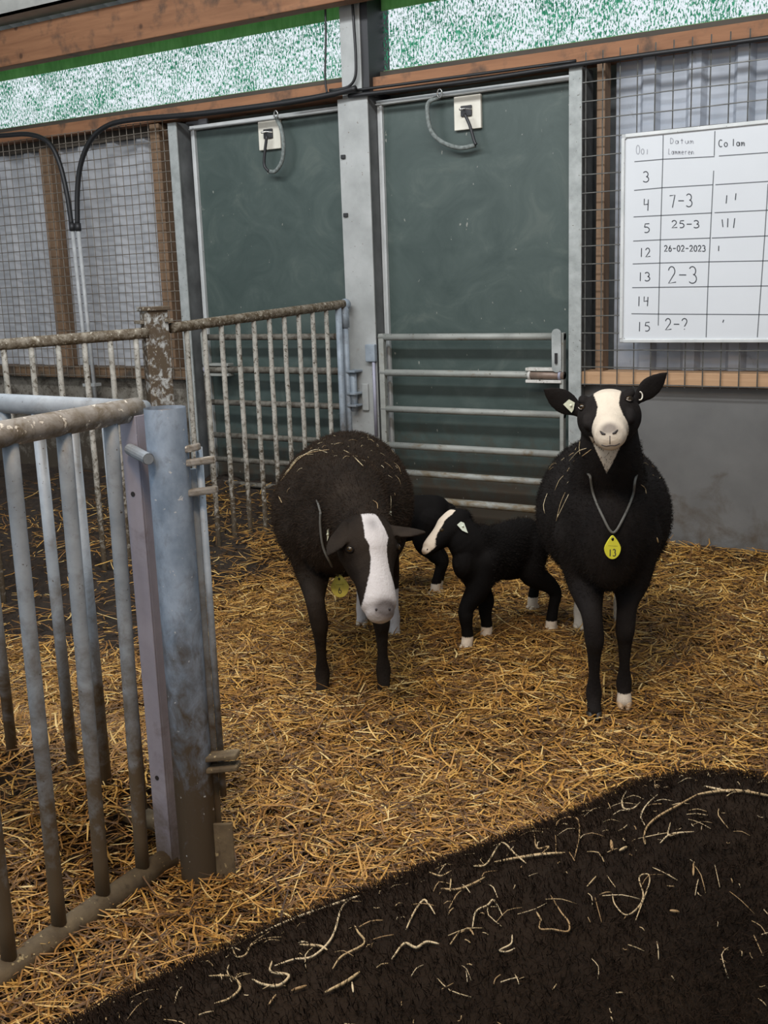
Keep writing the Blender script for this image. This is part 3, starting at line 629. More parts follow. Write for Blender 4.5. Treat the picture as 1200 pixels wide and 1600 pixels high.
# hinge hardware of the right gate on the column
MB().tube([(-3.352, 5.405, 0.55), (-3.352, 5.405, 1.03)], 0.010, 8).build('hinge_pin', 'galv_flat', gR, True)
MB().box(-3.40, -3.335, 5.39, 5.42, 0.99, 1.09).build('hinge_bracket', 'galv', gR, bevel=0.004)

# ------------------------------------------------------------------ fouled vertical-bar gates at the back left
def vgate(name, label, A, B, zb, nbar, rb, rr, mats, first=0.06, last=None, ends=(), rail=True, bottom=True, group=None):
    A, B = np.asarray(A, float), np.asarray(B, float); d = B-A; L = np.linalg.norm(d[:2])
    r = thing(name, label, 'gate', (A[0], A[1], 0), group)
    k = 26; u = np.linspace(0, 1, k)
    pts = A+u[:, None]*d
    rad = rr*(1+0.05*np.array([noise.noise((A[0]+i*0.9, 3.1, A[1])) for i in range(k)]))
    MB().tube(pts, rad, 14).build('top_rail', mats[0], r, True)
    if bottom: MB().tube([(A[0], A[1], zb), (B[0], B[1], zb)], rr, 12).build('bottom_rail', mats[2], r, True)
    us = np.linspace(first, (last if last is not None else L-0.06), nbar)/L
    for t in us:
        p = A+t*d; kk = 14; zz = np.linspace(zb, p[2], kk)
        off = np.array([[0.002*noise.noise((p[0]*30, z*9, 1.)), 0.002*noise.noise((p[1]*30, z*9, 5.)), 0] for z in zz])
        MB().tube(np.stack([np.full(kk, p[0]), np.full(kk, p[1]), zz], 1)+off, rb, 10).build('bar', mats[1], r, True)
    return r
gC = vgate('barred_gate', 'crusted upright bar gate between the far post and the wide column', (-3.612, 3.985, 1.262), (-3.506, 5.36, 1.326), 0.04, 10, 0.0135, 0.0255, ('rail_foul', 'bar_foul', 'bottom_rail'), 0.10, 1.20)
for yy in (5.295, 5.352):
    x = -3.612+(yy-3.985)/(5.36-3.985)*0.106
    MB().tube([(x, yy, 0.12), (x, yy, 1.31)], 0.019, 10).build('end_stile', 'galv', gC, True)
MB().ell((-3.506, 5.362, 1.322), (0.034, 0, 0), (0, 0.034, 0), (0, 0, 0.034)).build('end_cap', 'galv', gC, True)
MB().tube([(-3.506, 5.352, 1.19), (-3.506, 5.352, 1.32)], 0.026, 10).build('end_socket', 'galv', gC, True)
for z in (0.93, 0.80, 0.73): MB().box(-3.50, -3.44, 5.33, 5.42, z, z+0.012).build('hinge_leaf', 'galv', gC, bevel=0.002)
MB().tube([(-3.475, 5.37, 0.70), (-3.475, 5.37, 0.935)], 0.020, 10).build('hinge_pin', 'galv', gC, True)
MB().box(-3.445, -3.40, 5.405, 5.42, 0.70, 0.86).build('hinge_plate', 'column', gC, bevel=0.006)
dD = np.array([-0.588, -0.809])
vgate('barred_gate', 'crusted upright bar gate running left from the far post', (-3.66, 3.875, 1.246), (-3.66+dD[0]*1.9, 3.875+dD[1]*1.9, 1.19), -0.05, 16, 0.0135, 0.0265, ('rail_foul', 'bar_foul', 'bottom_rail'), 0.06, 1.85)
fp = thing('fence_post', 'square manure stained post with ragged top, where the two crusted gates meet', 'post', (-3.665, 3.925, 0))
ca, sa = math.cos(math.radians(-30)), math.sin(math.radians(-30)); ax = np.array([ca, sa, 0]); ay = np.array([-sa, ca, 0]); az = np.array([0, 0, 1.])
MB().obox((-3.665, 3.93, 0.68), ax, ay, az, 0.042, 0.058, 0.675).build('post', 'post_foul', fp, bevel=0.006)
MB().obox((-3.665, 3.93, 1.358), ax, ay, az, 0.055, 0.068, 0.010).build('cap', 'post_foul', fp, bevel=0.004)
MB().obox((-3.72, 3.90, 1.295), ax, ay, az, 0.06, 0.02, 0.008).build('hinge_lug', 'rail_foul', fp, bevel=0.003)
MB().obox((-3.605, 3.96, 1.30), ax, ay, az, 0.02, 0.02, 0.008).build('hinge_lug', 'rail_foul', fp, bevel=0.003)
MB().obox((-3.635, 3.965, 0.62), ax, ay, az, 0.012, 0.012, 0.6).build('hinge_rod', 'rail_foul', fp)
tr = thing('feed_trough', 'dark green trough behind the near gates', 'trough', (-3.9, 2.9, 0.0))

# ------------------------------------------------------------------ near gates and post
post = thing('gate_post', 'thick round galvanised post with brown foot, in the left foreground', 'post', (-1.715, 1.835, 0))
m = MB(); ph = np.linspace(0, 1, 12); m.tube([(-1.706, 1.841, -0.08+1.265*u) for u in ph], 0.0475, 28, cap=False)
m.tube([(-1.706, 1.841, 1.185), (-1.706, 1.841, 1.10)], [0.0475, 0.041], 28, cap=False); m.build('tube', 'galv_post', post, True)
MB().tube([(-1.706, 1.841, 1.165), (-1.706, 1.841, 1.176)], 0.044, 28).build('rusty_top', 'rust', post)
rx, ry = -1.672, 1.876
MB().bar((rx, ry, 0.10), (rx, ry, 1.04), 0.008, 0.026, (0.5, 0.85, 0)).build('hinge_bar', 'galv', post, bevel=0.002)
MB().tube([(rx+0.02, ry+0.010, 0.22), (rx+0.02, ry+0.010, 1.09)], 0.0085, 10).build('hinge_rod', 'galv', post, True)
for z, l in ((1.055, 0.085), (1.085, 0.05), (0.985, 0.085)):
    MB().bar((-1.68, 1.85, z), (-1.68+l*0.92, 1.85+l*0.38, z+0.01), 0.022, 0.016).build('hinge_lug', 'rail_dirty', post, bevel=0.004)
for z in (0.33, 0.30):
    MB().bar((-1.68, 1.85, z), (-1.595, 1.885, z+0.012), 0.04, 0.014).build('hinge_lug', 'bottom_rail', post, bevel=0.004)
MB().obox((-1.640, 1.862, 0.085), unit((0.85, 0.5, 0)), unit((-0.5, 0.85, 0)), az, 0.024, 0.004, 0.075).build('foot_plate', 'bottom_rail', post, bevel=0.003)

XA = -1.81
gA = thing('barred_gate', 'nearest galvanised bar gate, hung on the thick round post', 'gate', (XA, 1.75, 0))
k = 30; u = np.linspace(0, 1, k)
MB().tube(np.stack([np.full(k, XA), 1.862-1.5*u, 1.176-0.02*u], 1), 0.0275, 18).build('top_rail', 'rail_dirty', gA, True)
MB().tube([(XA, 1.845, 0.030), (XA, 0.36, 0.012)], 0.030, 16).build('bottom_rail', 'bottom_rail', gA, True)
for yt, yb in ((1.772, 1.748), (1.632, 1.615), (1.487, 1.479), (1.342, 1.338), (1.20, 1.195), (1.06, 1.055), (0.92, 0.915), (0.78, 0.775), (0.64, 0.635), (0.5, 0.495)):
    kk = 12; uu = np.linspace(0, 1, kk); MB().tube(np.stack([np.full(kk, XA), yt+(yb-yt)*uu, 1.165+(0.03-1.165)*uu], 1), 0.0172, 14).build('bar', 'galv', gA, True)
st = MB(); st.box(XA-0.022, XA+0.028, 1.822, 1.828, 0.03, 1.165).box(XA+0.022, XA+0.028, 1.828, 1.866, 0.03, 1.165)
sto = st.build('end_stile', 'galv_flat', gA, bevel=0.0015)
for z in (0.98, 0.26):
    MB().tube([(XA+0.002, 1.8205, z), (XA+0.002, 1.8235, z)], 0.0062, 10).build('bolt_hole', 'dark_steel', sto)
MB().tube([(XA+0.010, 1.816, 1.088), (XA+0.112, 1.768, 1.078)], 0.0135, 14, cap=False).tube([(XA+0.112, 1.768, 1.078), (XA+0.05, 1.797, 1.084)], [0.0125, 0.009], 14).build('latch_tube', 'galv', gA)
gB = thing('barred_gate', 'galvanised bar gate meeting the nearest gate at the round post and running left', 'gate', (-1.86, 1.87, 0))
MB().tube([(-1.80, 1.875, 1.170), (-3.0, 1.875, 1.180)], 0.0255, 16).build('top_rail', 'galv', gB, True)
MB().tube([(-1.86, 1.875, 0.10), (-3.0, 1.875, 0.10)], 0.0255, 12).build('bottom_rail', 'bottom_rail', gB, True)
for i in range(9):
    x = -1.925-0.122*i; MB().tube([(x, 1.875, 0.10), (x, 1.875, 1.17)], 0.0155, 12).build('bar', 'galv', gB, True)
MB().tube([(-1.865, 1.88, 0.1), (-1.865, 1.88, 1.16)], 0.011, 10).build('end_stile', 'rail_dirty', gB, True)
# trough seen between bars
MB().box(-4.25, -3.95, 2.55, 2.95, 0.62, 0.80).build('tub', 'green_bucket', tr, bevel=0.02)
MB().box(-4.23, -3.97, 2.57, 2.60, 0.0, 0.62).box(-4.23, -3.97, 2.90, 2.93, 0.0, 0.62).build('stand', 'rail_foul', tr)

# ------------------------------------------------------------------ whiteboard
YB = 5.405
wb = thing('whiteboard', 'white marker board with hand drawn lambing table on the right mesh', 'whiteboard', (-1.2, YB, 1.1))
BX0, BX1, BZ0, BZ1 = -1.868, -0.38, 1.098, 2.112
MB().box(BX0+0.01, BX1-0.01, YB, YB+0.014, BZ0+0.01, BZ1-0.01).build('board', 'board', wb)
for a in ((BX0, BX0+0.018, BZ0+0.02, BZ1-0.02), (BX1-0.018, BX1, BZ0+0.02, BZ1-0.02), (BX0+0.02, BX1-0.02, BZ0, BZ0+0.018), (BX0+0.02, BX1-0.02, BZ1-0.018, BZ1)):
    MB().box(a[0], a[1], YB-0.010, YB+0.016, a[2], a[3]).build('frame', 'alu', wb, bevel=0.003)
for x in (BX0, BX1-0.026):
    for z in (BZ0, BZ1-0.026): MB().box(x, x+0.026, YB-0.008, YB+0.014, z, z+0.026).build('corner', 'conduit', wb, bevel=0.005)
def bp(cx, cy): return W(880+cx/3.6375, 180+cy/3.6364, YB-0.0012)
def strokes(lines, wid, name, mat):
    m = MB()
    for l in lines:
        if len(l) < 2: continue
        m.ribbon([bp(*q) for q in l], wid, (0, -1, 0))
    return m.build(name, mat, wb)
strokes([[(405, 264), (568, 250), (860, 235)], [(885, 232), (1164, 212), (1400, 194)], [(403, 427), (565, 412), (850, 395)], [(865, 395), (1164, 376), (1400, 362)], [(400, 578), (845, 555)], [(860, 554), (1155, 540), (1400, 528)],
         [(398, 715), (550, 708), (835, 698)], [(845, 698), (1145, 686), (1400, 678)], [(395, 845), (545, 840), (825, 833), (1164, 827), (1400, 822)], [(392, 980), (820, 974), (1164, 970), (1400, 968)], [(388, 1128), (540, 1130), (1164, 1133), (1400, 1136)],
         [(568, 112), (566, 250), (552, 710), (540, 1195)], [(862, 90), (858, 230)], [(855, 315), (835, 700), (822, 980), (812, 1262)], [(1164, 390), (1145, 690), (1103, 1262)]], 0.0042, 'grid_lines', 'line_ink')
def arc(cx, cy, rx, ry, a0, a1, n=10):
    return [(cx+rx*math.cos(math.radians(a0+(a1-a0)*i/n)), cy+ry*math.sin(math.radians(a0+(a1-a0)*i/n))) for i in range(n+1)]
G = {'0': [arc(.5, .5, .45, .5, 0, 360)], '1': [[(.5, 0), (.45, 1)]], '2': [arc(.45, .28, .4, .28, 190, 395)+[(.05, 1), (1, .93)]],
     '3': [arc(.4, .26, .42, .26, 210, 430)+arc(.4, .73, .52, .27, 280, 500)], '4': [[(.15, 0), (.1, .5), (.85, .45)], [(.85, .05), (.75, 1)]],
     '5': [[(.9, .02), (.25, .05), (.15, .42)]+arc(.4, .68, .5, .3, 250, 480)], '6': [[(.6, 0), (.15, .55)]+arc(.5, .7, .38, .3, 180, 540)],
     '7': [[(0, .08), (.85, .02), (.45, 1)]], '-': [[(.05, .5), (.95, .5)]], '?': [arc(.45, .25, .4, .25, 190, 400)+[(.45, .7)], [(.42, .9), (.46, .96)]],
     'O': [arc(.5, .5, .5, .5, -60, 300)], 'o': [arc(.5, .7, .4, .3, 0, 360)], 'i': [[(.5, .45), (.45, 1)]], 'D': [[(.1, 0), (.1, 1)], [(.1, 0), (.6, .1), (.9, .5), (.6, .9), (.1, 1)]],
     'a': [arc(.45, .72, .38, .28, 0, 360), [(.85, .45), (.85, 1)]], 't': [[(.5, .1), (.5, 1)], [(.15, .4), (.85, .4)]], 'u': [[(.1, .45), (.12, .85), (.5, 1), (.85, .8), (.85, .45), (.9, 1)]],
     'm': [[(.05, 1), (.08, .45), (.12, .6), (.3, .45), (.45, .6), (.45, 1), (.5, .6), (.7, .45), (.9, .6), (.92, 1)]], 'L': [[(.25, 0), (.1, 1), (.8, .95)]], 'l': [[(.5, 0), (.45, 1)]],
     'e': [[(.1, .7), (.85, .65)]+arc(.48, .72, .38, .28, -10, -320)], 'r': [[(.2, .45), (.2, 1)], [(.2, .65), (.5, .45), (.85, .5)]], 'n': [[(.1, .45), (.1, 1), (.15, .65), (.5, .45), (.85, .65), (.85, 1)]],
     'C': [arc(.55, .5, .5, .5, -50, -310)]}
def write(txt, x0, x1, y0, y1, y2=None):
    out = []; n = len(txt); wch = (x1-x0)/n
    for i, ch in enumerate(txt):
        if ch == ' ': continue
        dy = 0 if y2 is None else (y2-y0)*i/n
        for l in G[ch]: out.append([(x0+wch*(i+0.1+0.75*q[0]), y0+dy+(y1-y0)*q[1]) for q in l])
    return out
for t in (('3', 450, 495, 320, 380), ('4', 452, 495, 475, 542), ('5', 452, 500, 615, 668), ('12', 428, 500, 755, 805), ('13', 420, 500, 893, 942), ('14', 412, 492, 1030, 1085), ('15', 414, 500, 1175, 1228),
          ('7-3', 600, 742, 452, 525, 445), ('25-3', 612, 780, 598, 640), ('26-02-2023', 572, 812, 740, 774), ('2-3', 590, 770, 860, 955), ('2-?', 575, 715, 1155, 1220)): strokes(write(*t), 0.0046, 'handwriting', 'ink')
for q in ([[(930, 455), (926, 502)]], [[(982, 444), (978, 482)]], [[(903, 592), (908, 636)]], [[(936, 586), (934, 636)]], [[(975, 585), (968, 640)]], [[(884, 742), (883, 772)]], [[(912, 1162), (907, 1178)]]): strokes(q, 0.0046, 'tally_mark', 'ink')
strokes(write('Co', 880, 940, 140, 180, 138)+write('lam', 955, 1035, 135, 175), 0.0042, 'handwriting', 'ink')
for q in (write('Ooi', 412, 492, 170, 222), write('Datum', 605, 745, 130, 162), write('Lammeren', 595, 745, 190, 222)): strokes(q, 0.0036, 'faded_handwriting', 'ink_faint')

# ------------------------------------------------------------------ animals
def remesh(mb, voxel, smooth_it):
    me = mb.mesh('tmp'); o = bpy.data.objects.new('tmp', me); C.objects.link(o)
    r = o.modifiers.new('r', 'REMESH'); r.mode = 'VOXEL'; r.voxel_size = voxel
    s = o.modifiers.new('s', 'SMOOTH'); s.factor = 0.5; s.iterations = smooth_it
    dg = bpy.context.evaluated_depsgraph_get(); dg.update()
    out = bpy.data.meshes.new_from_object(o.evaluated_get(dg), depsgraph=dg)
    bpy.data.objects.remove(o); bpy.data.meshes.remove(me); return out
class Animal:
    def __init__(s, name, label, cat, origin, heading, group=None):
        s.h = unit(np.array([heading[0], heading[1], 0.])); s.o = np.array([origin[0], origin[1], 0.])
        s.rot = math.atan2(s.h[1], s.h[0]); s.root = thing(name, label, cat, s.o, group, s.rot)
        s.mat = np.array([[s.h[0], -s.h[1], 0], [s.h[1], s.h[0], 0], [0, 0, 1.]])
        s.mb = MB(); s.head = None; s.feet = []
    def L(s, p): return s.mat.T@(np.asarray(p, float)-s.o)
    def Wd(s, p): return s.mat@np.asarray(p, float)+s.o
    def px(s, x, y, t): return s.L(T(x, y, t))
    def camdir(s, v): return s.mat.T@(M3@np.asarray(v, float))
    def torso(s, secs): s.mb.loft([((x, y, z), w, h) for x, y, z, w, h in secs], (0, 1, 0), 6, 28)
    def neck(s, secs, side=(0, 1, 0)): s.mb.loft([(p, a, b) for p, a, b in secs], side, 6, 24)
    def leg(s, pts, side=(0, 1, 0)): s.mb.loft([(p, r if np.isscalar(r) else r[0], r if np.isscalar(r) else r[1]) for p, r in pts], side, 5, 16)
    def set_head(s, poll, nose, dorsal, prof, k=1.0):
        P, Nn = np.asarray(poll, float), np.asarray(nose, float); f = unit(Nn-P); Lh = np.linalg.norm(Nn-P)
        D = np.asarray(dorsal, float); D = unit(D-f*(D@f)); S_ = np.cross(D, f)      # animal's left
        s.head = (P, f, D, S_, Lh)
        s.mb.loft([(P+f*u*Lh+D*(d+v)/2*k, w*k, (d-v)/2*k) for u, w, d, v in prof], S_, 6, 24)
        return s.head
    def hp(s, u, lat, dor): P, f, D, S_, Lh = s.head; return P+f*u*Lh+S_*lat+D*dor
    def ear(s, base, tip, width, normal, th=0.007, shape=((0, .35), (.15, .62), (.35, .95), (.55, 1.0), (.75, .78), (.92, .38), (1.0, .12))):
        b, t = np.asarray(base, float), np.asarray(tip, float); d = unit(t-b); n = np.asarray(normal, float); n = unit(n-d*(n@d)); sd = np.cross(n, d)
        s.mb.loft([(b+(t-b)*u-n*0.010*math.sin(math.pi*u), width*w/2, th*(1.3-0.5*u)) for u, w in shape], sd, 5, 16)
    def finish(s, voxel, it, coat, marks, nose=None, name='body', soften=None, passes=40):
        me = remesh(s.mb, voxel, it); n = len(me.vertices); co = np.empty(n*3, np.float32); me.vertices.foreach_get('co', co); co = co.reshape(-1, 3).astype(float)
        if soften is not None:
            ed = np.empty(len(me.edges)*2, np.int32); me.edges.foreach_get('vertices', ed); ed = ed.reshape(-1, 2); i0 = np.concatenate([ed[:, 0], ed[:, 1]]); i1 = np.concatenate([ed[:, 1], ed[:, 0]])
            cnt = np.maximum(1, np.bincount(i0, minlength=n)); wgt = soften(co)[:, None]*0.6
            for _ in range(passes):
                av = np.stack([np.bincount(i0, weights=co[i1, k], minlength=n) for k in range(3)], 1)/cnt[:, None]; co = co+(av-co)*wgt
            me.vertices.foreach_set('co', co.astype(np.float32).reshape(-1)); me.update()
        P = None
        if s.head is not None:
            P0, f, D, S_, Lh = s.head; q = co-P0; P = ((q@f)/Lh, q@S_, q@D)
        a = me.attributes.new('marking', 'FLOAT', 'POINT'); a.data.foreach_set('value', np.asarray(marks(co, P), np.float32))
        nv = np.zeros(n) if nose is None else nose(co, P)
        a = me.attributes.new('nose', 'FLOAT', 'POINT'); a.data.foreach_set('value', np.asarray(nv, np.float32))
        o = bpy.data.objects.new(name, me); C.objects.link(o); me.materials.clear(); me.materials.append(M[coat]); o.parent = s.root
        me.polygons.foreach_set('use_smooth', [True]*len(me.polygons))
        s.body = o; s.co = co; s.bvh = BVHTree.FromPolygons([tuple(c) for c in co], [tuple(p.vertices) for p in me.polygons])
        nn = np.empty(n*3, np.float32); me.vertex_normals.foreach_get('vector', nn); s.nn = nn.reshape(-1, 3).astype(float)
        return o
    def hit(s, x, y, lift=0.0):
        """where the sight line meets the coat, local coordinates"""
        d = Vector(s.mat.T@ray(x, y)).normalized(); o = Vector(s.L((0, 0, H)))
        r = s.bvh.ray_cast(o, d)
        if r[0] is None:
            r = s.bvh.find_nearest(o+d*(Vector((0, 0, 0.6))-o).length)
        return np.array(r[0])+np.array(r[1])*lift, np.array(r[1])
    def part(s, mb, name, mat, smooth=True, parent=None, bevel=0.0):
        o = mb.build(name, mat, None, smooth, bevel); o.parent = parent or s.root; return o
    def hoof(s, p, k=1.0, mat='hoof_dark', yaw=0.0):
        m = MB(); fx = np.array([math.cos(yaw), math.sin(yaw), 0]); sy = np.array([-math.sin(yaw), math.cos(yaw), 0]); p = np.array([p[0], p[1], p[2] if len(p) > 2 else 0.0])
        for sg in (-1, 1):
            c = p+sy*sg*0.0125*k
            m.loft([(c+fx*-0.022*k+[0, 0, .018*k], .010*k, .016*k), (c+fx*0.0*k+[0, 0, .021*k], .0135*k, .020*k), (c+fx*.026*k+[0, 0, .015*k], .0115*k, .014*k), (c+fx*.042*k+sy*-sg*.003*k+[0, 0, .008*k], .006*k, .006*k)], sy, 4, 12)
        s.part(m, 'hoof', mat)
    def eye(s, c, n, r=0.013, rim=True):
        n = unit(n); up = np.array([0, 0, 1.]); a = unit(np.cross(up, n)); b = np.cross(n, a)
        e = s.part(MB().ell(np.asarray(c)-n*r*0.45, a*r, b*r*0.85, n*r, 14, 10), 'eye', 'eye')
        s.part(MB().ell(np.asarray(c)+n*r*0.46, a*r*0.55, b*r*0.22, n*r*0.1, 10, 6), 'pupil', 'pupil', True, e)
        if rim:
            th = np.linspace(0, 2*np.pi, 19)[:-1]
            s.part(MB().tube([np.asarray(c)-n*r*0.02+a*r*1.12*math.cos(q)+b*r*0.80*math.sin(q) for q in th], r*0.22, 6, closed=True), 'eye_rim', 'hair_black', True, e)
            if rim == 'pale': s.part(MB().tube([np.asarray(c)+n*r*0.18+a*r*0.9*math.cos(q)+b*r*0.62*math.sin(q) for q in np.linspace(-2.9, -1.2, 8)], r*0.11, 6), 'eye_glint', 'glint', True, e)  # pale crescent paints the glint low on the eye
    def fleece(s, n, ln, wid, mat, keep, name='fleece', lie=(-0.6, 0, -0.3)):
        idx = np.nonzero(keep(s.co))[0]; pick = rng.choice(idx, n); p = s.co[pick]+rng.normal(0, 0.003, (n, 3)); nr = s.nn[pick]
        jit = rng.normal(0, 0.45, (n, 3)); d = nr+jit+np.array(lie); d /= np.linalg.norm(d, axis=1)[:, None]
        sd = np.cross(d, rng.normal(0, 1, (n, 3))); sd /= np.linalg.norm(sd, axis=1)[:, None]
        d2 = d+0.9*sd*rng.choice([-1, 1], n)[:, None]; l = (rng.uniform(0.6, 1.2, n)*ln)[:, None]; w = np.cross(d, sd)*wid
        v = np.stack([p-w-nr*0.002, p+w-nr*0.002, p+d*l*0.55+w*0.8, p+d*l*0.55-w*0.8, p+d*l*0.55+d2*l*0.4+w*0.2, p+d*l*0.55+d2*l*0.4-w*0.2], 1).reshape(-1, 3)
        b = np.arange(n)*6; q = np.concatenate([np.stack([b, b+1, b+2, b+3], 1), np.stack([b+3, b+2, b+4, b+5], 1)])
        o = bpy.data.objects.new(name, np_mesh(name, v, q)); C.objects.link(o); o.data.materials.append(M[mat]); o.parent = s.root; o['kind'] = 'stuff'; return o
    def wisps(s, n, region, rad, lo, hi, label, extra=()):
        """bits of straw lying on the back"""
        m = MB(); (x0, x1), (y0, y1) = region; k = 0; tries = 0
        while k < n and tries < n*6:
            tries += 1
            x, y = random.uniform(x0, x1), random.uniform(y0, y1); a = random.uniform(0, 6.28); L_ = random.choice((lo, lo, (lo+hi)/2, hi))*random.uniform(0.6, 1.3); ns = max(3, int(L_/0.012)); cv = random.gauss(0, 16)
            pts = []
            for i in range(ns):
                r = s.bvh.ray_cast(Vector((x, y, 2)), Vector((0, 0, -1)))
                if r[0] is None or r[1].z < 0.12: break
                pts.append(np.array(r[0])+np.array(r[1])*(rad+0.003*random.random()+0.010*math.sin(math.pi*i/(ns-1))*min(1, L_/0.1)))
                x += math.cos(a)*L_/(ns-1); y += math.sin(a)*L_/(ns-1); a += cv*L_/(ns-1)+random.gauss(0, 0.25)
            if len(pts) >= 3: m.tube(spline(pts, 2), rad*random.uniform(0.5, 1.1), 5); k += 1
        for pl, rr in extra:
            P_ = spline([s.hit(*q, lift=0.004)[0] for q in pl], 5); u_ = np.linspace(0, 1, len(P_)); m.tube(P_, rr*0.80*(0.45+0.55*np.sin(np.pi*u_)**0.5), 6)
        o = s.part(m, 'straw_wisps', 'hay_bits'); o.parent = None; o.matrix_basis = s.root.matrix_basis.copy()
        tag(o, label, 'straw', kind='stuff'); return o

EWE_HEAD = [(-.10, .030, -.035, -.085), (0.0, .066, .000, -.125), (.14, .084, .012, -.150), (.30, .088, .013, -.152), (.45, .072, .006, -.140), (.62, .057, .000, -.112), (.80, .053, .000, -.098), (.93, .051, -.002, -.092), (1.0, .042, -.012, -.082)]
def front_leg(a, sx, sy, sz, foot, k=1.0, top=0.10):
    fx, fy = foot[:2]; fz = foot[2] if len(foot) > 2 else 0
    a.leg([((sx, sy, sz), top*k), ((sx+.02*k, sy+(fy-sy)*.35, sz*.74), top*.66*k), ((fx-.012*k, fy+(sy-fy)*.25, .36*k+fz), .036*k), ((fx+.008*k, fy, .275*k+fz), .0325*k), ((fx+.002*k, fy, .225*k+fz), .0240*k), ((fx-.004*k, fy, .145*k+fz), .0185*k), ((fx-.012*k, fy, .085*k+fz), .0275*k), ((fx, fy, .05*k+fz), .0235*k), ((fx+.010*k, fy, .026*k+fz), .026*k)])
def hind_leg(a, hx, hy, hz, foot, k=1.0, top=0.125):
    fx, fy = foot[:2]; fz = foot[2] if len(foot) > 2 else 0
    a.leg([((hx, hy, hz), top*k), ((hx+.07*k, hy+(fy-hy)*.2, hz*.72), top*.78*k), ((fx+.03*k, hy+(fy-hy)*.6, .37*k+fz), .052*k), ((fx-.045*k, fy, .275*k+fz), (.027*k, .034*k)), ((fx-.035*k, fy, .21*k+fz), .0225*k), ((fx-.015*k, fy, .13*k+fz), .020*k), ((fx-.010*k, fy, .085*k+fz), .0245*k), ((fx, fy, .05*k+fz), .0225*k), ((fx+.008*k, fy, .03*k+fz), .024*k)])
def necktag(a, px, digits, mat, tilt=0.0, w=0.026, h=0.040, low=None):
    n = unit(np.array(a.camdir((0, -0.05, -1)))); n = unit(n-np.array([0, 0, 1.])*n[2]*0.9)
    u = unit(np.cross((0, 0, 1.), n)); v = np.cross(n, u); u, v = u*math.cos(tilt)+v*math.sin(tilt), v*math.cos(tilt)-u*math.sin(tilt)
    o_ = a.L((0, 0, H)); d_ = a.mat.T@ray(*px); c = o_+d_*(((np.asarray(low)+n*.010-o_)@n)/(d_@n))
    out = []
    for i in range(28):
        q = 2*np.pi*i/28; r = w*(1-0.28*max(0, math.sin(q))**2)
        out.append((r*math.cos(q)*(1 if math.sin(q) < 0 else (1-0.35*math.sin(q))), h*math.sin(q)*(1.0 if math.sin(q) > 0 else 0.9)))
    k = len(out); m = MB(); m.add([c+u*x+v*y-n*.003 for x, y in out]+[c+u*x+v*y+n*.003 for x, y in out], [tuple(range(k-1, -1, -1)), tuple(range(k, 2*k))]+[(i, (i+1) % k, (i+1) % k+k, i+k) for i in range(k)])
    return m, c, u, v, n
def tag_parts(a, cord, px, digits, mat, tilt=0.0, **kw):
    m, c, u, v, n = necktag(a, px, digits, mat, tilt, **kw)
    t = a.part(m, 'number_tag', mat, False, None, 0.001); t['label'] = 'yellow tag marked '+digits
    d = MB(); wd = 0.013 if len(digits) > 1 else 0.018; x0 = -wd*len(digits)/2-0.001
    for i, ch in enumerate(digits):
        for l in G[ch]: d.ribbon([c+n*.0036+u*(x0+wd*(i+.12)+wd*.72*q[0])+v*(-.004-.022*q[1]) for q in l], 0.0030, n)
    d.ribbon([c+n*.0036+u*-.014+v*.008, c+n*.0036+u*.015+v*.006], 0.0008, n)
    dd = a.part(d, 'digits', 'ink', False); dd.parent = t
    a.part(MB().ell(c+v*.028+n*.002, u*.005, v*.006, n*.003, 10, 6), 'eyelet', 'pupil', True, t)

# --- ewe standing and looking at the camera
R = Animal('ewe', 'black ewe looking into the camera, with neck tag 13 and pricked ears', 'sheep', (-1.34, 3.72), (.378, -.926))
R.torso([(-.60, 0, .60, .07, .11), (-.52, 0, .60, .17, .18), (-.38, 0, .595, .215, .22), (-.12, 0, .585, .243, .24), (.10, 0, .59, .232, .235), (.27, 0, .61, .180, .215), (.40, 0, .605, .140, .20), (.48, 0, .60, .095, .165)])
R_HEAD = [(-.10, .040, -.035, -.085), (0.0, .080, .000, -.125), (.14, .096, .010, -.152), (.30, .098, .012, -.154), (.45, .080, .006, -.142), (.62, .060, .000, -.114), (.80, .049, .000, -.094), (.93, .048, -.002, -.088), (1.0, .039, -.012, -.078)]
hd = R.set_head(R.px(946, 606, 3.43), R.px(951, 665, 3.20), (0.25, -0.15, 1.0), R_HEAD, 1.02)
for sg in (-1, 1):
    P_, f_, D_, S_, _ = R.head
    R.mb.ell(R.hp(.20, sg*.072, -.004), f_*.026, S_*.018, D_*.014); R.mb.ell(R.hp(.50, sg*.066, -.045), f_*.040, S_*.016, D_*.022)
nk = R.hp(.10, 0, -.075)
R.neck([((.20, 0, .68), .150, .17), ((.34, 0, .79), .118, .145), ((.44, .0, .90), .098, .118), (nk, .080, .082)])
fr = [R.px(928, 1119, 3.617), R.px(975, 1105, 3.69)]; rr = [R.px(905, 990, 4.50), R.px(967, 978, 4.56)]
for p in fr+rr: p[2] = 0
front_leg(R, .33, -.085, .58, fr[0]); front_leg(R, .33, .085, .58, fr[1]); hind_leg(R, -.40, -.11, .58, rr[0]); hind_leg(R, -.40, .11, .58, rr[1])
nrm = R.camdir((0, 0.1, -1))
R.ear(R.hp(.0, -.078, -.085), R.px(847, 606, 3.46), .096, nrm+np.array([0, -.2, 0])); R.ear(R.hp(.0, .078, -.070), R.px(1046, 580, 3.42), .090, nrm+np.array([0, .25, 0]))
R.leg([((-.57, 0, .68), .045), ((-.65, 0, .60), .032), ((-.67, 0, .42), .022), ((-.66, 0, .30), .018)])
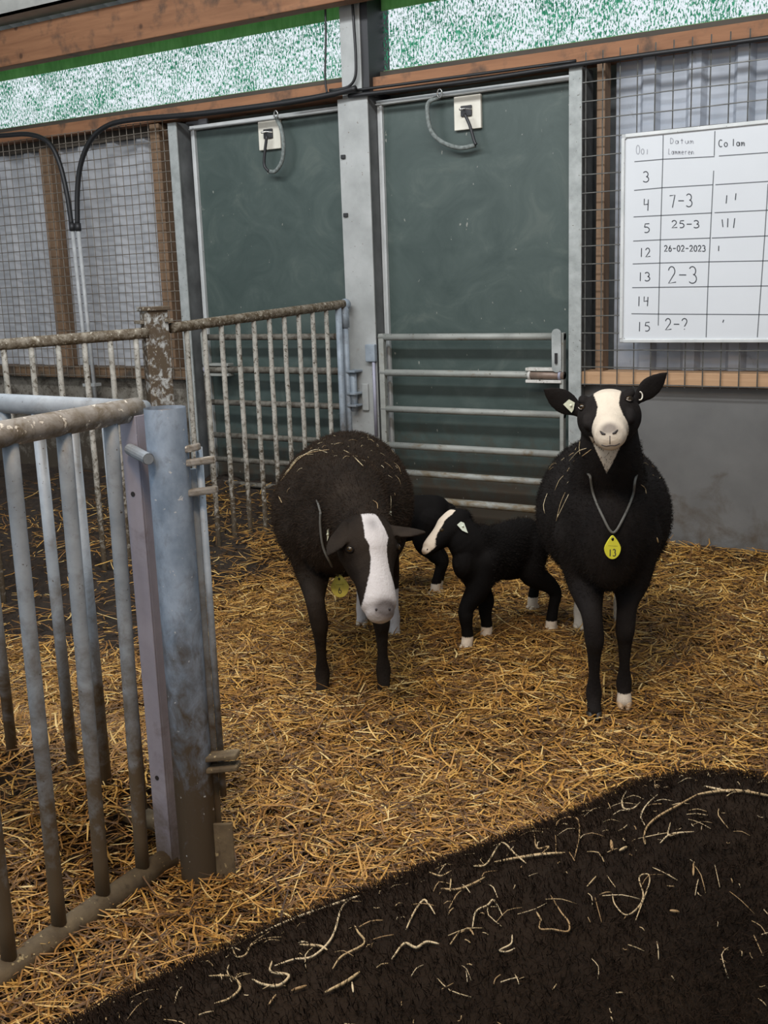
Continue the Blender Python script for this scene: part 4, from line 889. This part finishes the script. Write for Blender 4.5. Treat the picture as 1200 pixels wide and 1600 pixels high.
def marksR(co, hp):
    u, lat, dor = hp
    hw = np.interp(u, (-.2, 0, .2, .45, .62, .78, 1.1), (.036, .042, .042, .032, .040, .072, .09))
    bl = np.minimum(hw-np.abs(lat-.004), (u+.16)*.3)
    bl = np.minimum(bl, np.interp(u, (0, .5, .72, .80), (.06, .08, .10, .30))+dor)
    bl = np.where(np.abs(lat) > .13, -.05, bl)
    x, y, z = co.T
    # white bib under the chin, ending in a point
    c0 = R.hit0 if hasattr(R, 'hit0') else None
    bib = np.minimum(np.minimum((z-.835)*.46-np.abs(y-R.hp(.8, 0, 0)[1]*.8), .955-z), x-.47)
    sock = np.where((x < -.2), .155-z, -.05); sock = np.where((x > .2) & (y > .0), .055-z, sock)
    return np.maximum(np.maximum(bl, bib), sock)
def noseR(co, hp):
    u, lat, dor = hp; return np.clip(1.25*np.exp(-(((u-.985)/.085)**2+(lat/.026)**2+((dor+.022)/.03)**2)), 0, .75)
R.finish(.0048, 4, 'coat_black', marksR, noseR, soften=lambda c: sst(.40, .52, c[:, 2])*(1-sst(.42, .52, c[:, 0])*sst(.80, .90, c[:, 2])))
for p, m_ in zip(fr+rr, ('hoof_dark', 'hoof_tan', 'hoof_pale', 'hoof_pale')): R.hoof(p, 1.0, m_)
for e in ((910, 636), (982, 624)):
    c, n = R.hit(*e); n = unit(n+.6*unit(R.camdir((0, 0, -1)))); R.eye(c+n*.0045, n, .0115, 'pale')
for a_, b_ in (((938, 674), (946, 679)), ((965, 672), (957, 678))):
    R.part(MB().tube([R.hit(*a_, .0006)[0], R.hit((a_[0]+b_[0])/2, (a_[1]+b_[1])/2+1.5, .0008)[0], R.hit(*b_, .0006)[0]], [.0018, .0042, .0025], 8), 'nostril', 'nostril')
R.part(MB().tube(spline([R.hit(x, y, .0006)[0] for x, y in ((940, 695), (947, 697), (954, 696), (961, 696), (968, 693))], 4), .0018, 6).tube([R.hit(953, 681, .0006)[0], R.hit(953, 688, .0006)[0], R.hit(953, 694, .0006)[0]], .0013, 6), 'mouth', 'lip')
def nearest_on(a, p, lift):
    r = a.bvh.find_nearest(Vector(p)); n = np.array(r[1]); q = np.asarray(p, float); 
    return np.array(r[0])+n*lift
fpts = [R.hit(x, y, .009)[0] for x, y in ((925, 742), (930, 772), (943, 808), (957, 832), (971, 812), (985, 775), (989, 748))]
back = [nearest_on(R, p, -.004) for p in ((.34, .16, .86), (.28, .09, .95), (.26, 0, .98), (.28, -.09, .95), (.34, -.16, .86))]
cord = R.part(MB().tube(spline(fpts+back+[fpts[0]], 6), .0042, 8), 'neck_cord', 'cord')
tag_parts(R, cord, (957, 856), '13', 'tag_yellow', low=fpts[3])
def eartag(a, quad, mat, label=None):
    """a flat tag hanging from the ear; its outline lies in one plane facing outward"""
    cx_, cy_ = np.mean(quad, 0); c, nn_ = a.hit(cx_, cy_); n = unit(a.camdir((0, 0, -1))+0.5*nn_); c = c+n*.011; k = len(quad); o = a.L((0, 0, H)); pts = []
    for x, y in quad:
        d = a.mat.T@ray(x, y); pts.append(o+d*(((c-o)@n)/(d@n)))
    f = [tuple(range(k)), tuple(range(2*k-1, k-1, -1))]+[(i, (i+1) % k, (i+1) % k+k, i+k) for i in range(k)]
    o = a.part(MB().add([p-n*.0015 for p in pts]+[p+n*.0015 for p in pts], f), 'ear_tag', mat, False, None)
    a.part(MB().tube([c-n*.014, c+n*.004], .0045, 8), 'stud', mat, True, o); return o
eartag(R, [(880, 632), (889, 624), (898, 629), (896, 640), (893, 645)], 'tag_pale')
c, n = R.hit(998, 619, .006); th = np.linspace(-1.9, 1.5, 12); u_ = unit(np.cross((0, 0, 1.), n)); v_ = np.cross(n, u_)
R.part(MB().tube([c+u_*.009*math.cos(q)+v_*.013*math.sin(q)+n*.003 for q in th], .0022, 6), 'ear_ring', 'plate')
R.fleece(40000, .010, .0006, 'hair_black', lambda co: (co[:, 2] > .40) & (np.linalg.norm(co-R.head[0], axis=1) > .20) & (co[:, 0] < .62))
R.wisps(40, ((-.3, .42), (-.2, .2)), .0010, .012, .05, 'small straw bits on the back of the ewe wearing tag 13',
        ([((890, 722), (905, 706), (918, 700)), .002], [((887, 738), (898, 722), (912, 712), (925, 702)), .0018], [((1000, 757), (1006, 763), (1008, 772)), .002], [((908, 690), (907, 700), (908, 710)), .0018], [((1025, 840), (1027, 848)), .003]))

# --- ewe with lowered head
Lw = Animal('ewe', 'brown black ewe with lowered head and long white blaze, wearing tag 6', 'sheep', (-2.32, 3.47), (.47, -.88))
Lw.torso([(-.57, 0, .62, .08, .12), (-.49, 0, .62, .185, .185), (-.34, 0, .61, .235, .225), (-.08, 0, .59, .272, .245), (.12, 0, .585, .262, .24), (.26, 0, .59, .225, .22), (.36, .0, .59, .18, .195), (.44, .0, .58, .115, .15)])
hl = Lw.set_head(Lw.px(578, 803, 3.50), Lw.px(600, 944, 3.35), Lw.camdir((0.30, -0.12, -1)), EWE_HEAD, 1.14)
nk = Lw.hp(.12, 0, -.085)
Lw.neck([((.18, 0, .66), .19, .165), ((.36, .04, .70), .155, .145), ((.47, .08, .695), .120, .125), (nk, .088, .085)])
fr = [Lw.px(505, 1088, 3.88), Lw.px(600, 1083, 3.89)]; rr = [Lw.px(566, 980, 4.65), Lw.px(617, 999, 4.49)]
for p in fr+rr: p[2] = 0
front_leg(Lw, .33, -.105, .57, fr[0]); front_leg(Lw, .33, .115, .57, fr[1]); hind_leg(Lw, -.36, -.09, .58, rr[0]); hind_leg(Lw, -.32, .14, .58, rr[1])
nrm = Lw.camdir((0, 0.05, -1))
Lw.ear(Lw.hp(.06, -.080, -.03), Lw.px(512, 868, 3.42), .075, Lw.camdir((-0.5, 0.2, -0.8))); Lw.ear(Lw.hp(.07, .075, -.05), Lw.px(664, 832, 3.46), .072, Lw.camdir((0.2, -0.8, -0.6)))
Lw.leg([((-.54, 0, .70), .05), ((-.63, 0, .60), .034), ((-.65, 0, .42), .023), ((-.64, 0, .30), .018)])
def marksL(co, hp):
    u, lat, dor = hp
    hw = np.interp(u, (-.1, 0.0, .12, .28, .36, .50, .62, .80, 1.1), (.020, .026, .032, .040, .030, .0285, .034, .050, .075)); ctr = np.interp(u, (0, .3, .5, 1), (.0, .008, .010, .004))
    bl = np.minimum(np.minimum(hw-np.abs(lat-ctr), (u+.03)*.3), dor+np.interp(u, (.6, .85), (.05, .085)))
    x, y, z = co.T
    return np.maximum(bl, np.where((x < .05), .205-z, -.05))
def noseL(co, hp):
    u, lat, dor = hp; a_ = np.clip(1.5*np.exp(-(((u-1.02)/.085)**2+((lat-.012)/.04)**2+((dor+.02)/.05)**2)), 0, .88)
    return np.maximum(a_, .45*np.exp(-(((u-.13)/.09)**2+(lat/.020)**2)))
Lw.finish(.0050, 4, 'coat_brown', marksL, noseL, soften=lambda c: sst(.40, .52, c[:, 2])*(1-sst(.46, .56, c[:, 0])))
for p, m_ in zip(fr+rr, ('hoof_tan', 'hoof_dark', 'hoof_pale', 'hoof_pale')): Lw.hoof(p, 1.0, m_)
c, n = Lw.hit(547, 858); Lw.eye(c+n*.003, n, .0125, True)
c = nearest_on(Lw, Lw.hp(.33, .11, -.03), 0); n = np.array(Lw.bvh.find_nearest(Vector(Lw.hp(.33, .11, -.03)))[1]); Lw.eye(c+n*.003, n, .0125, True)
for lt in (-.018, .018):
    q = nearest_on(Lw, Lw.hp(1.02, lt, -.028), .0004); Lw.part(MB().ell(q, (.006, 0, 0), (0, .004, 0), (0, 0, .004), 8, 6), 'nostril', 'nostril')
fpts = [Lw.hit(x, y, .010)[0] for x, y in ((505, 800), (502, 822), (505, 852), (516, 876), (530, 896))]
fpts += [nearest_on(Lw, p, -.006) for p in ((.50, .09, .48), (.46, .20, .58), (.36, .20, .74), (.30, .06, .83), (.31, -.08, .80))]
cord = Lw.part(MB().tube(spline(fpts+[fpts[0]], 6), .0042, 8), 'neck_cord', 'cord')
tag_parts(Lw, cord, (531, 916), '6', 'tag_dirty', 0.05, low=fpts[4], w=.033, h=.046)
eartag(Lw, [(511, 828), (514, 825), (514, 838), (511, 846)], 'tag_pale'); eartag(Lw, [(604, 796), (609, 799), (612, 806), (607, 803)], 'tag_pale')
Lw.fleece(60000, .013, .0006, 'hair_brown', lambda co: (co[:, 2] > .40) & (((co-Lw.head[0])@Lw.head[1] < -.0) | (co[:, 0] < .46)))
Lw.wisps(60, ((-.5, .40), (-.24, .24)), .0010, .010, .04, 'straw bits scattered over the back of the ewe wearing tag 6',
         ([((440, 752), (452, 737), (466, 720), (482, 710), (500, 706), (515, 704)), .0026], [((446, 742), (460, 725), (476, 712), (494, 704), (512, 709)), .0022], [((455, 728), (470, 714), (490, 711)), .0024], [((537, 705), (548, 711), (556, 719), (567, 730)), .0024], [((582, 783), (588, 788), (589, 796)), .002], [((437, 776), (442, 786)), .0028]))

# --- lambs
LAMB_HEAD = [(-.16, .030, -.030, -.075), (0.0, .046, .000, -.085), (.20, .053, .006, -.094), (.38, .052, .005, -.092), (.58, .038, .000, -.074), (.80, .031, -.002, -.060), (.94, .028, -.006, -.054), (1.0, .022, -.012, -.046)]
def lamb_leg(a, sx, sy, sz, foot, hind=False, k=1.0):
    fx, fy = foot[:2]
    if hind: a.leg([((sx, sy, sz), .075), ((sx+.03, sy+(fy-sy)*.3, sz*.74), .058), ((fx+.0, fy+(sy-fy)*.2, .205), .037), ((fx-.030, fy, .16), .0275), ((fx-.018, fy, .11), .0225), ((fx-.006, fy, .065), .0235), ((fx, fy, .03), .0235)])
    else: a.leg([((sx, sy, sz), .064), ((sx+(fx-sx)*.4, sy+(fy-sy)*.4, sz*.72), .050), ((fx-.004, fy, .18), .0320), ((fx+.004, fy, .145), .0295), ((fx, fy, .10), .0235), ((fx-.004, fy, .06), .0235), ((fx+.002, fy, .03), .0235)])
def lamb(label, origin, heading, feet, head, cuffs, taghead=None, nose_pink=True, bands=None, k=1.0):
    a = Animal('lamb', label, 'lamb', origin, heading)
    a.torso([(-.235, 0, .375, .040, .06), (-.19, 0, .375, .082, .095), (-.08, 0, .370, .094, .105), (.06, 0, .360, .094, .112), (.15, 0, .360, .078, .108), (.21, 0, .37, .050, .075)])
    f = [a.L(p) for p in feet]
    for p in f: p[2] = 0
    a.f = f
    lamb_leg(a, .13, -.045, .36, f[0]); lamb_leg(a, .13, .045, .36, f[1]); lamb_leg(a, -.15, -.05, .36, f[2], True); lamb_leg(a, -.15, .05, .36, f[3], True)
    head(a)
    a.leg([((-.21, 0, .41), .030), ((-.255, 0, .36), .022), ((-.27, 0, .27), .017), ((-.265, 0, .20), .013)])
    return a
def lamb_marks(a, zc, hwf):
    def mk(co, hp):
        u, lat, dor = hp; hw = np.interp(u, *hwf)
        bl = np.minimum(np.minimum(hw-np.abs(lat), (u+.02)*.2), dor+.034); x, y, z = co.T
        s_ = np.full(len(co), -.05)
        for (fx, fy, _), zz in zip(a.f, zc):
            m_ = ((x-fx)**2+(y-fy)**2) < .0035; s_ = np.where(m_, zz-z, s_)
        return np.maximum(bl, s_)
    return mk
fe = [T(760, 1004, 4.40), T(730, 1019, 4.30), T(832, 957, 4.78), T(861, 989, 4.49)]
# animal's left is nearer the viewer: feet given right, left, right, left
def head1(a):
    P = a.px(704, 797, 4.24); Nn = a.px(659, 851, 4.17)
    a.set_head(P, Nn, a.camdir((-.72, -.55, -.42)), LAMB_HEAD, 1.18)
    nk = a.hp(.12, 0, -.055)
    a.neck([((.10, 0, .39), .075, .10), ((.17, -.01, .43), .066, .090), (nk, .054, .066)])
    a.ear(a.hp(.14, .045, -.052), a.px(733, 833, 4.26), .040, a.camdir((.2, -.4, -1)), .006); a.ear(a.hp(.12, -.045, -.045), a.px(706, 786, 4.36), .034, a.camdir((.1, -.8, -1)), .006)
l1 = lamb('black lamb with white face stripe and white feet, standing between the two ewes', (-1.825, 3.848), (-.24, -.97), fe, head1, None)
# mid-body spot on the hock as in the photo is too small to be a part: a coat marking
l1.finish(.0040, 4, 'coat_lamb', lamb_marks(l1, (.066, .062, .066, .052), ((-.1, .1, .3, .6, .85, 1.1), (.022, .030, .025, .023, .034, .042))), soften=lambda c: sst(.20, .27, c[:, 2])*(1-sst(.17, .22, c[:, 0])), passes=25)
for p in l1.f: l1.hoof(p, .9, 'hoof_pale')
c, n = l1.hit(690, 828); l1.eye(c+n*.001, n, .009, False)
q = l1.hp(.38, -.09, -.03); c = nearest_on(l1, q, 0); n = np.array(l1.bvh.find_nearest(Vector(q))[1]); l1.eye(c+n*.001, n, .009, False)
l1.part(MB().ell(nearest_on(l1, l1.hp(1.0, .012, -.03), 0), (.004, 0, 0), (0, .003, 0), (0, 0, .003), 8, 6), 'nostril', 'nostril')
eartag(l1, [(714, 820), (720, 815), (725, 817), (731, 833), (722, 829)], 'tag_mint')
l1.fleece(14000, .009, .0006, 'hair_black', lambda co: (co[:, 2] > .26) & (co[:, 0] < .16))

h2 = unit(np.array([-.86, -.51, 0])); o2 = np.array([-2.51, 4.215, 0])
lf = np.array([-h2[1], h2[0], 0])
f2 = [o2+h2*.13-lf*.04, o2+h2*.13+lf*.045, T(684, 925, 5.10)*[1, 1, 0], T(680, 934, 5.05)*[1, 1, 0]]
def head2(a):
    a.set_head((.33, .0, .50), (.47, .0, .40), (.55, 0, .8), LAMB_HEAD); nk = a.hp(.12, 0, -.055)
    a.neck([((.12, 0, .39), .062, .085), ((.20, 0, .42), .050, .068), (nk, .046, .058)])
    for s_ in (-1, 1): a.ear(a.hp(.10, s_*.045, -.04), a.hp(-.1, s_*.13, -.08), .036, (0.3, 0, 1), .006)
l2 = lamb('second black lamb half hidden behind the ewe with lowered head, one white foot showing', o2, h2, f2, head2, None)
l2.finish(.0045, 4, 'coat_lamb', lamb_marks(l2, (.06, .06, .06, .066), ((-.1, .1, .3, .6, .85, 1.1), (.016, .020, .017, .016, .024, .034))))
for p in l2.f: l2.hoof(p, .9, 'hoof_pale')
for s_ in (-1, 1):
    q = l2.hp(.38, s_*.09, -.03); c = nearest_on(l2, q, 0); n = np.array(l2.bvh.find_nearest(Vector(q))[1]); l2.eye(c+n*.001, n, .009, False)

# --- ewe in the foreground, seen over her back
Nw = Animal('ewe', 'large black ewe in the near foreground, back strewn with straw', 'sheep', (-.475, .885), (-.42, -.906))
Nw.torso([(-.62, 0, .58, .10, .14), (-.56, 0, .58, .205, .195), (-.46, 0, .58, .258, .222), (-.34, 0, .57, .268, .222), (-.10, 0, .56, .285, .235), (.15, 0, .56, .285, .235), (.38, 0, .57, .25, .22), (.52, 0, .57, .19, .20), (.60, 0, .57, .12, .15)])
Nw.set_head((.86, 0, .62), (1.02, 0, .36), (.85, 0, .5), EWE_HEAD)
Nw.neck([((.42, 0, .63), .15, .16), ((.60, 0, .65), .115, .13), ((.74, 0, .63), .095, .11), (Nw.hp(.12, 0, -.08), .075, .08)])
fn = [np.array([.40, -.11, 0]), np.array([.40, .11, 0]), np.array([-.45, -.11, 0]), np.array([-.45, .11, 0])]
front_leg(Nw, .38, -.12, .55, fn[0]); front_leg(Nw, .38, .12, .55, fn[1]); hind_leg(Nw, -.40, -.13, .55, fn[2]); hind_leg(Nw, -.40, .13, .55, fn[3])
for s_ in (-1, 1): Nw.ear(Nw.hp(.08, s_*.07, -.05), Nw.hp(.0, s_*.21, -.07), .06, (.5, 0, .8))
Nw.leg([((-.63, 0, .66), .05), ((-.71, 0, .56), .034), ((-.73, 0, .40), .023)])
def marksN(co, hp):
    u, lat, dor = hp; hw = np.interp(u, (0, .3, .7, 1), (.03, .035, .035, .06))
    return np.minimum(np.minimum(hw-np.abs(lat), (u+.02)*.3), dor+.06)
Nw.finish(.0075, 6, 'coat_near', marksN)
for p in fn: Nw.hoof(p, 1.0, 'hoof_dark')
for s_ in (-1, 1):
    q = Nw.hp(.33, s_*.11, -.03); c = nearest_on(Nw, q, 0); n = np.array(Nw.bvh.find_nearest(Vector(q))[1]); Nw.eye(c+n*.003, n, .0125, True)
Nw.fleece(150000, .013, .0005, 'hair_dark', lambda co: (co[:, 2] > .36) & (co[:, 0] < .66), lie=(.3, 0, -.1))
ex = [([(1006, 1312), (1012, 1296), (1030, 1280), (1062, 1262), (1090, 1246)], .0020), ([(1090, 1246), (1115, 1242), (1150, 1240), (1190, 1246), (1240, 1258)], .0024), ([(1100, 1233), (1122, 1238), (1140, 1242)], .0020), ([(1006, 1312), (1008, 1324)], .0018),
      ([(765, 1308), (800, 1294), (840, 1284), (880, 1276)], .0022), ([(770, 1306), (812, 1295), (868, 1279)], .0017), ([(866, 1278), (872, 1290), (902, 1283), (906, 1310), (898, 1346)], .0013), ([(735, 1326), (755, 1320), (785, 1322), (806, 1340), (822, 1354)], .0016),
      ([(981, 1240), (974, 1254), (976, 1268), (990, 1268), (1002, 1258)], .0016), ([(1029, 1246), (1012, 1262), (1002, 1280), (1008, 1295)], .0013), ([(836, 1303), (840, 1330), (858, 1328), (846, 1340)], .0015), ([(1031, 1322), (1048, 1308), (1084, 1304)], .0014), ([(1048, 1290), (1044, 1310), (1062, 1306)], .0012),
      ([(956, 1402), (960, 1418), (976, 1434), (994, 1424), (1004, 1404), (998, 1376), (1012, 1371), (1014, 1384), (1004, 1410), (992, 1442)], .0012), ([(860, 1404), (876, 1430), (888, 1446), (886, 1460), (862, 1457), (843, 1456), (845, 1440)], .0013), ([(838, 1430), (846, 1444)], .0014),
      ([(690, 1394), (715, 1395), (740, 1386), (758, 1376)], .0018), ([(706, 1372), (704, 1398)], .0012), ([(672, 1368), (690, 1374), (706, 1366)], .0014), ([(635, 1458), (648, 1430), (662, 1412), (670, 1418), (680, 1434)], .0016), ([(738, 1454), (744, 1430), (762, 1420), (772, 1412), (785, 1436)], .0014), ([(720, 1462), (732, 1456), (740, 1466)], .0016),
      ([(612, 1504), (632, 1480), (650, 1486), (666, 1477), (686, 1480)], .0018), ([(800, 1466), (798, 1480), (780, 1490), (792, 1492), (806, 1486)], .0012), ([(955, 1318), (957, 1334)], .0026), ([(968, 1334), (980, 1328)], .0022), ([(1083, 1352), (1082, 1372)], .0018), ([(1045, 1427), (1060, 1429)], .0020),
      ([(312, 1488), (350, 1484), (390, 1464), (410, 1455)], .0018), ([(400, 1460), (440, 1440), (470, 1426), (500, 1414)], .0022), ([(365, 1484), (370, 1500), (385, 1498), (396, 1480), (425, 1460)], .0013), ([(430, 1515), (460, 1505), (490, 1500), (520, 1470), (535, 1425), (545, 1392)], .0016), ([(500, 1412), (535, 1392), (556, 1376)], .0022),
      ([(470, 1482), (500, 1484), (512, 1490)], .0018), ([(520, 1520), (535, 1500), (570, 1480), (560, 1462), (555, 1452)], .0016), ([(242, 1475), (262, 1486), (268, 1510)], .0014), ([(328, 1531), (362, 1532), (376, 1548), (360, 1566), (336, 1574)], .0016), ([(395, 1536), (412, 1544), (436, 1546), (452, 1530), (424, 1524), (426, 1508)], .0018),
      ([(110, 1536), (118, 1528), (142, 1532), (130, 1542), (112, 1540), (104, 1530), (118, 1520)], .0018), ([(138, 1554), (176, 1544)], .0022), ([(136, 1570), (150, 1578), (164, 1574)], .0034), ([(508, 1556), (540, 1540), (562, 1524)], .0022), ([(456, 1554), (480, 1546)], .0020), ([(550, 1540), (552, 1556)], .0014), ([(73, 1588), (76, 1594)], .0040), ([(420, 1576), (432, 1560)], .0014)]
Nw.wisps(520, ((-.58, .5), (-.27, .27)), .0007, .006, .032, 'straw strands and chaff strewn over the back of the foreground ewe', ex)
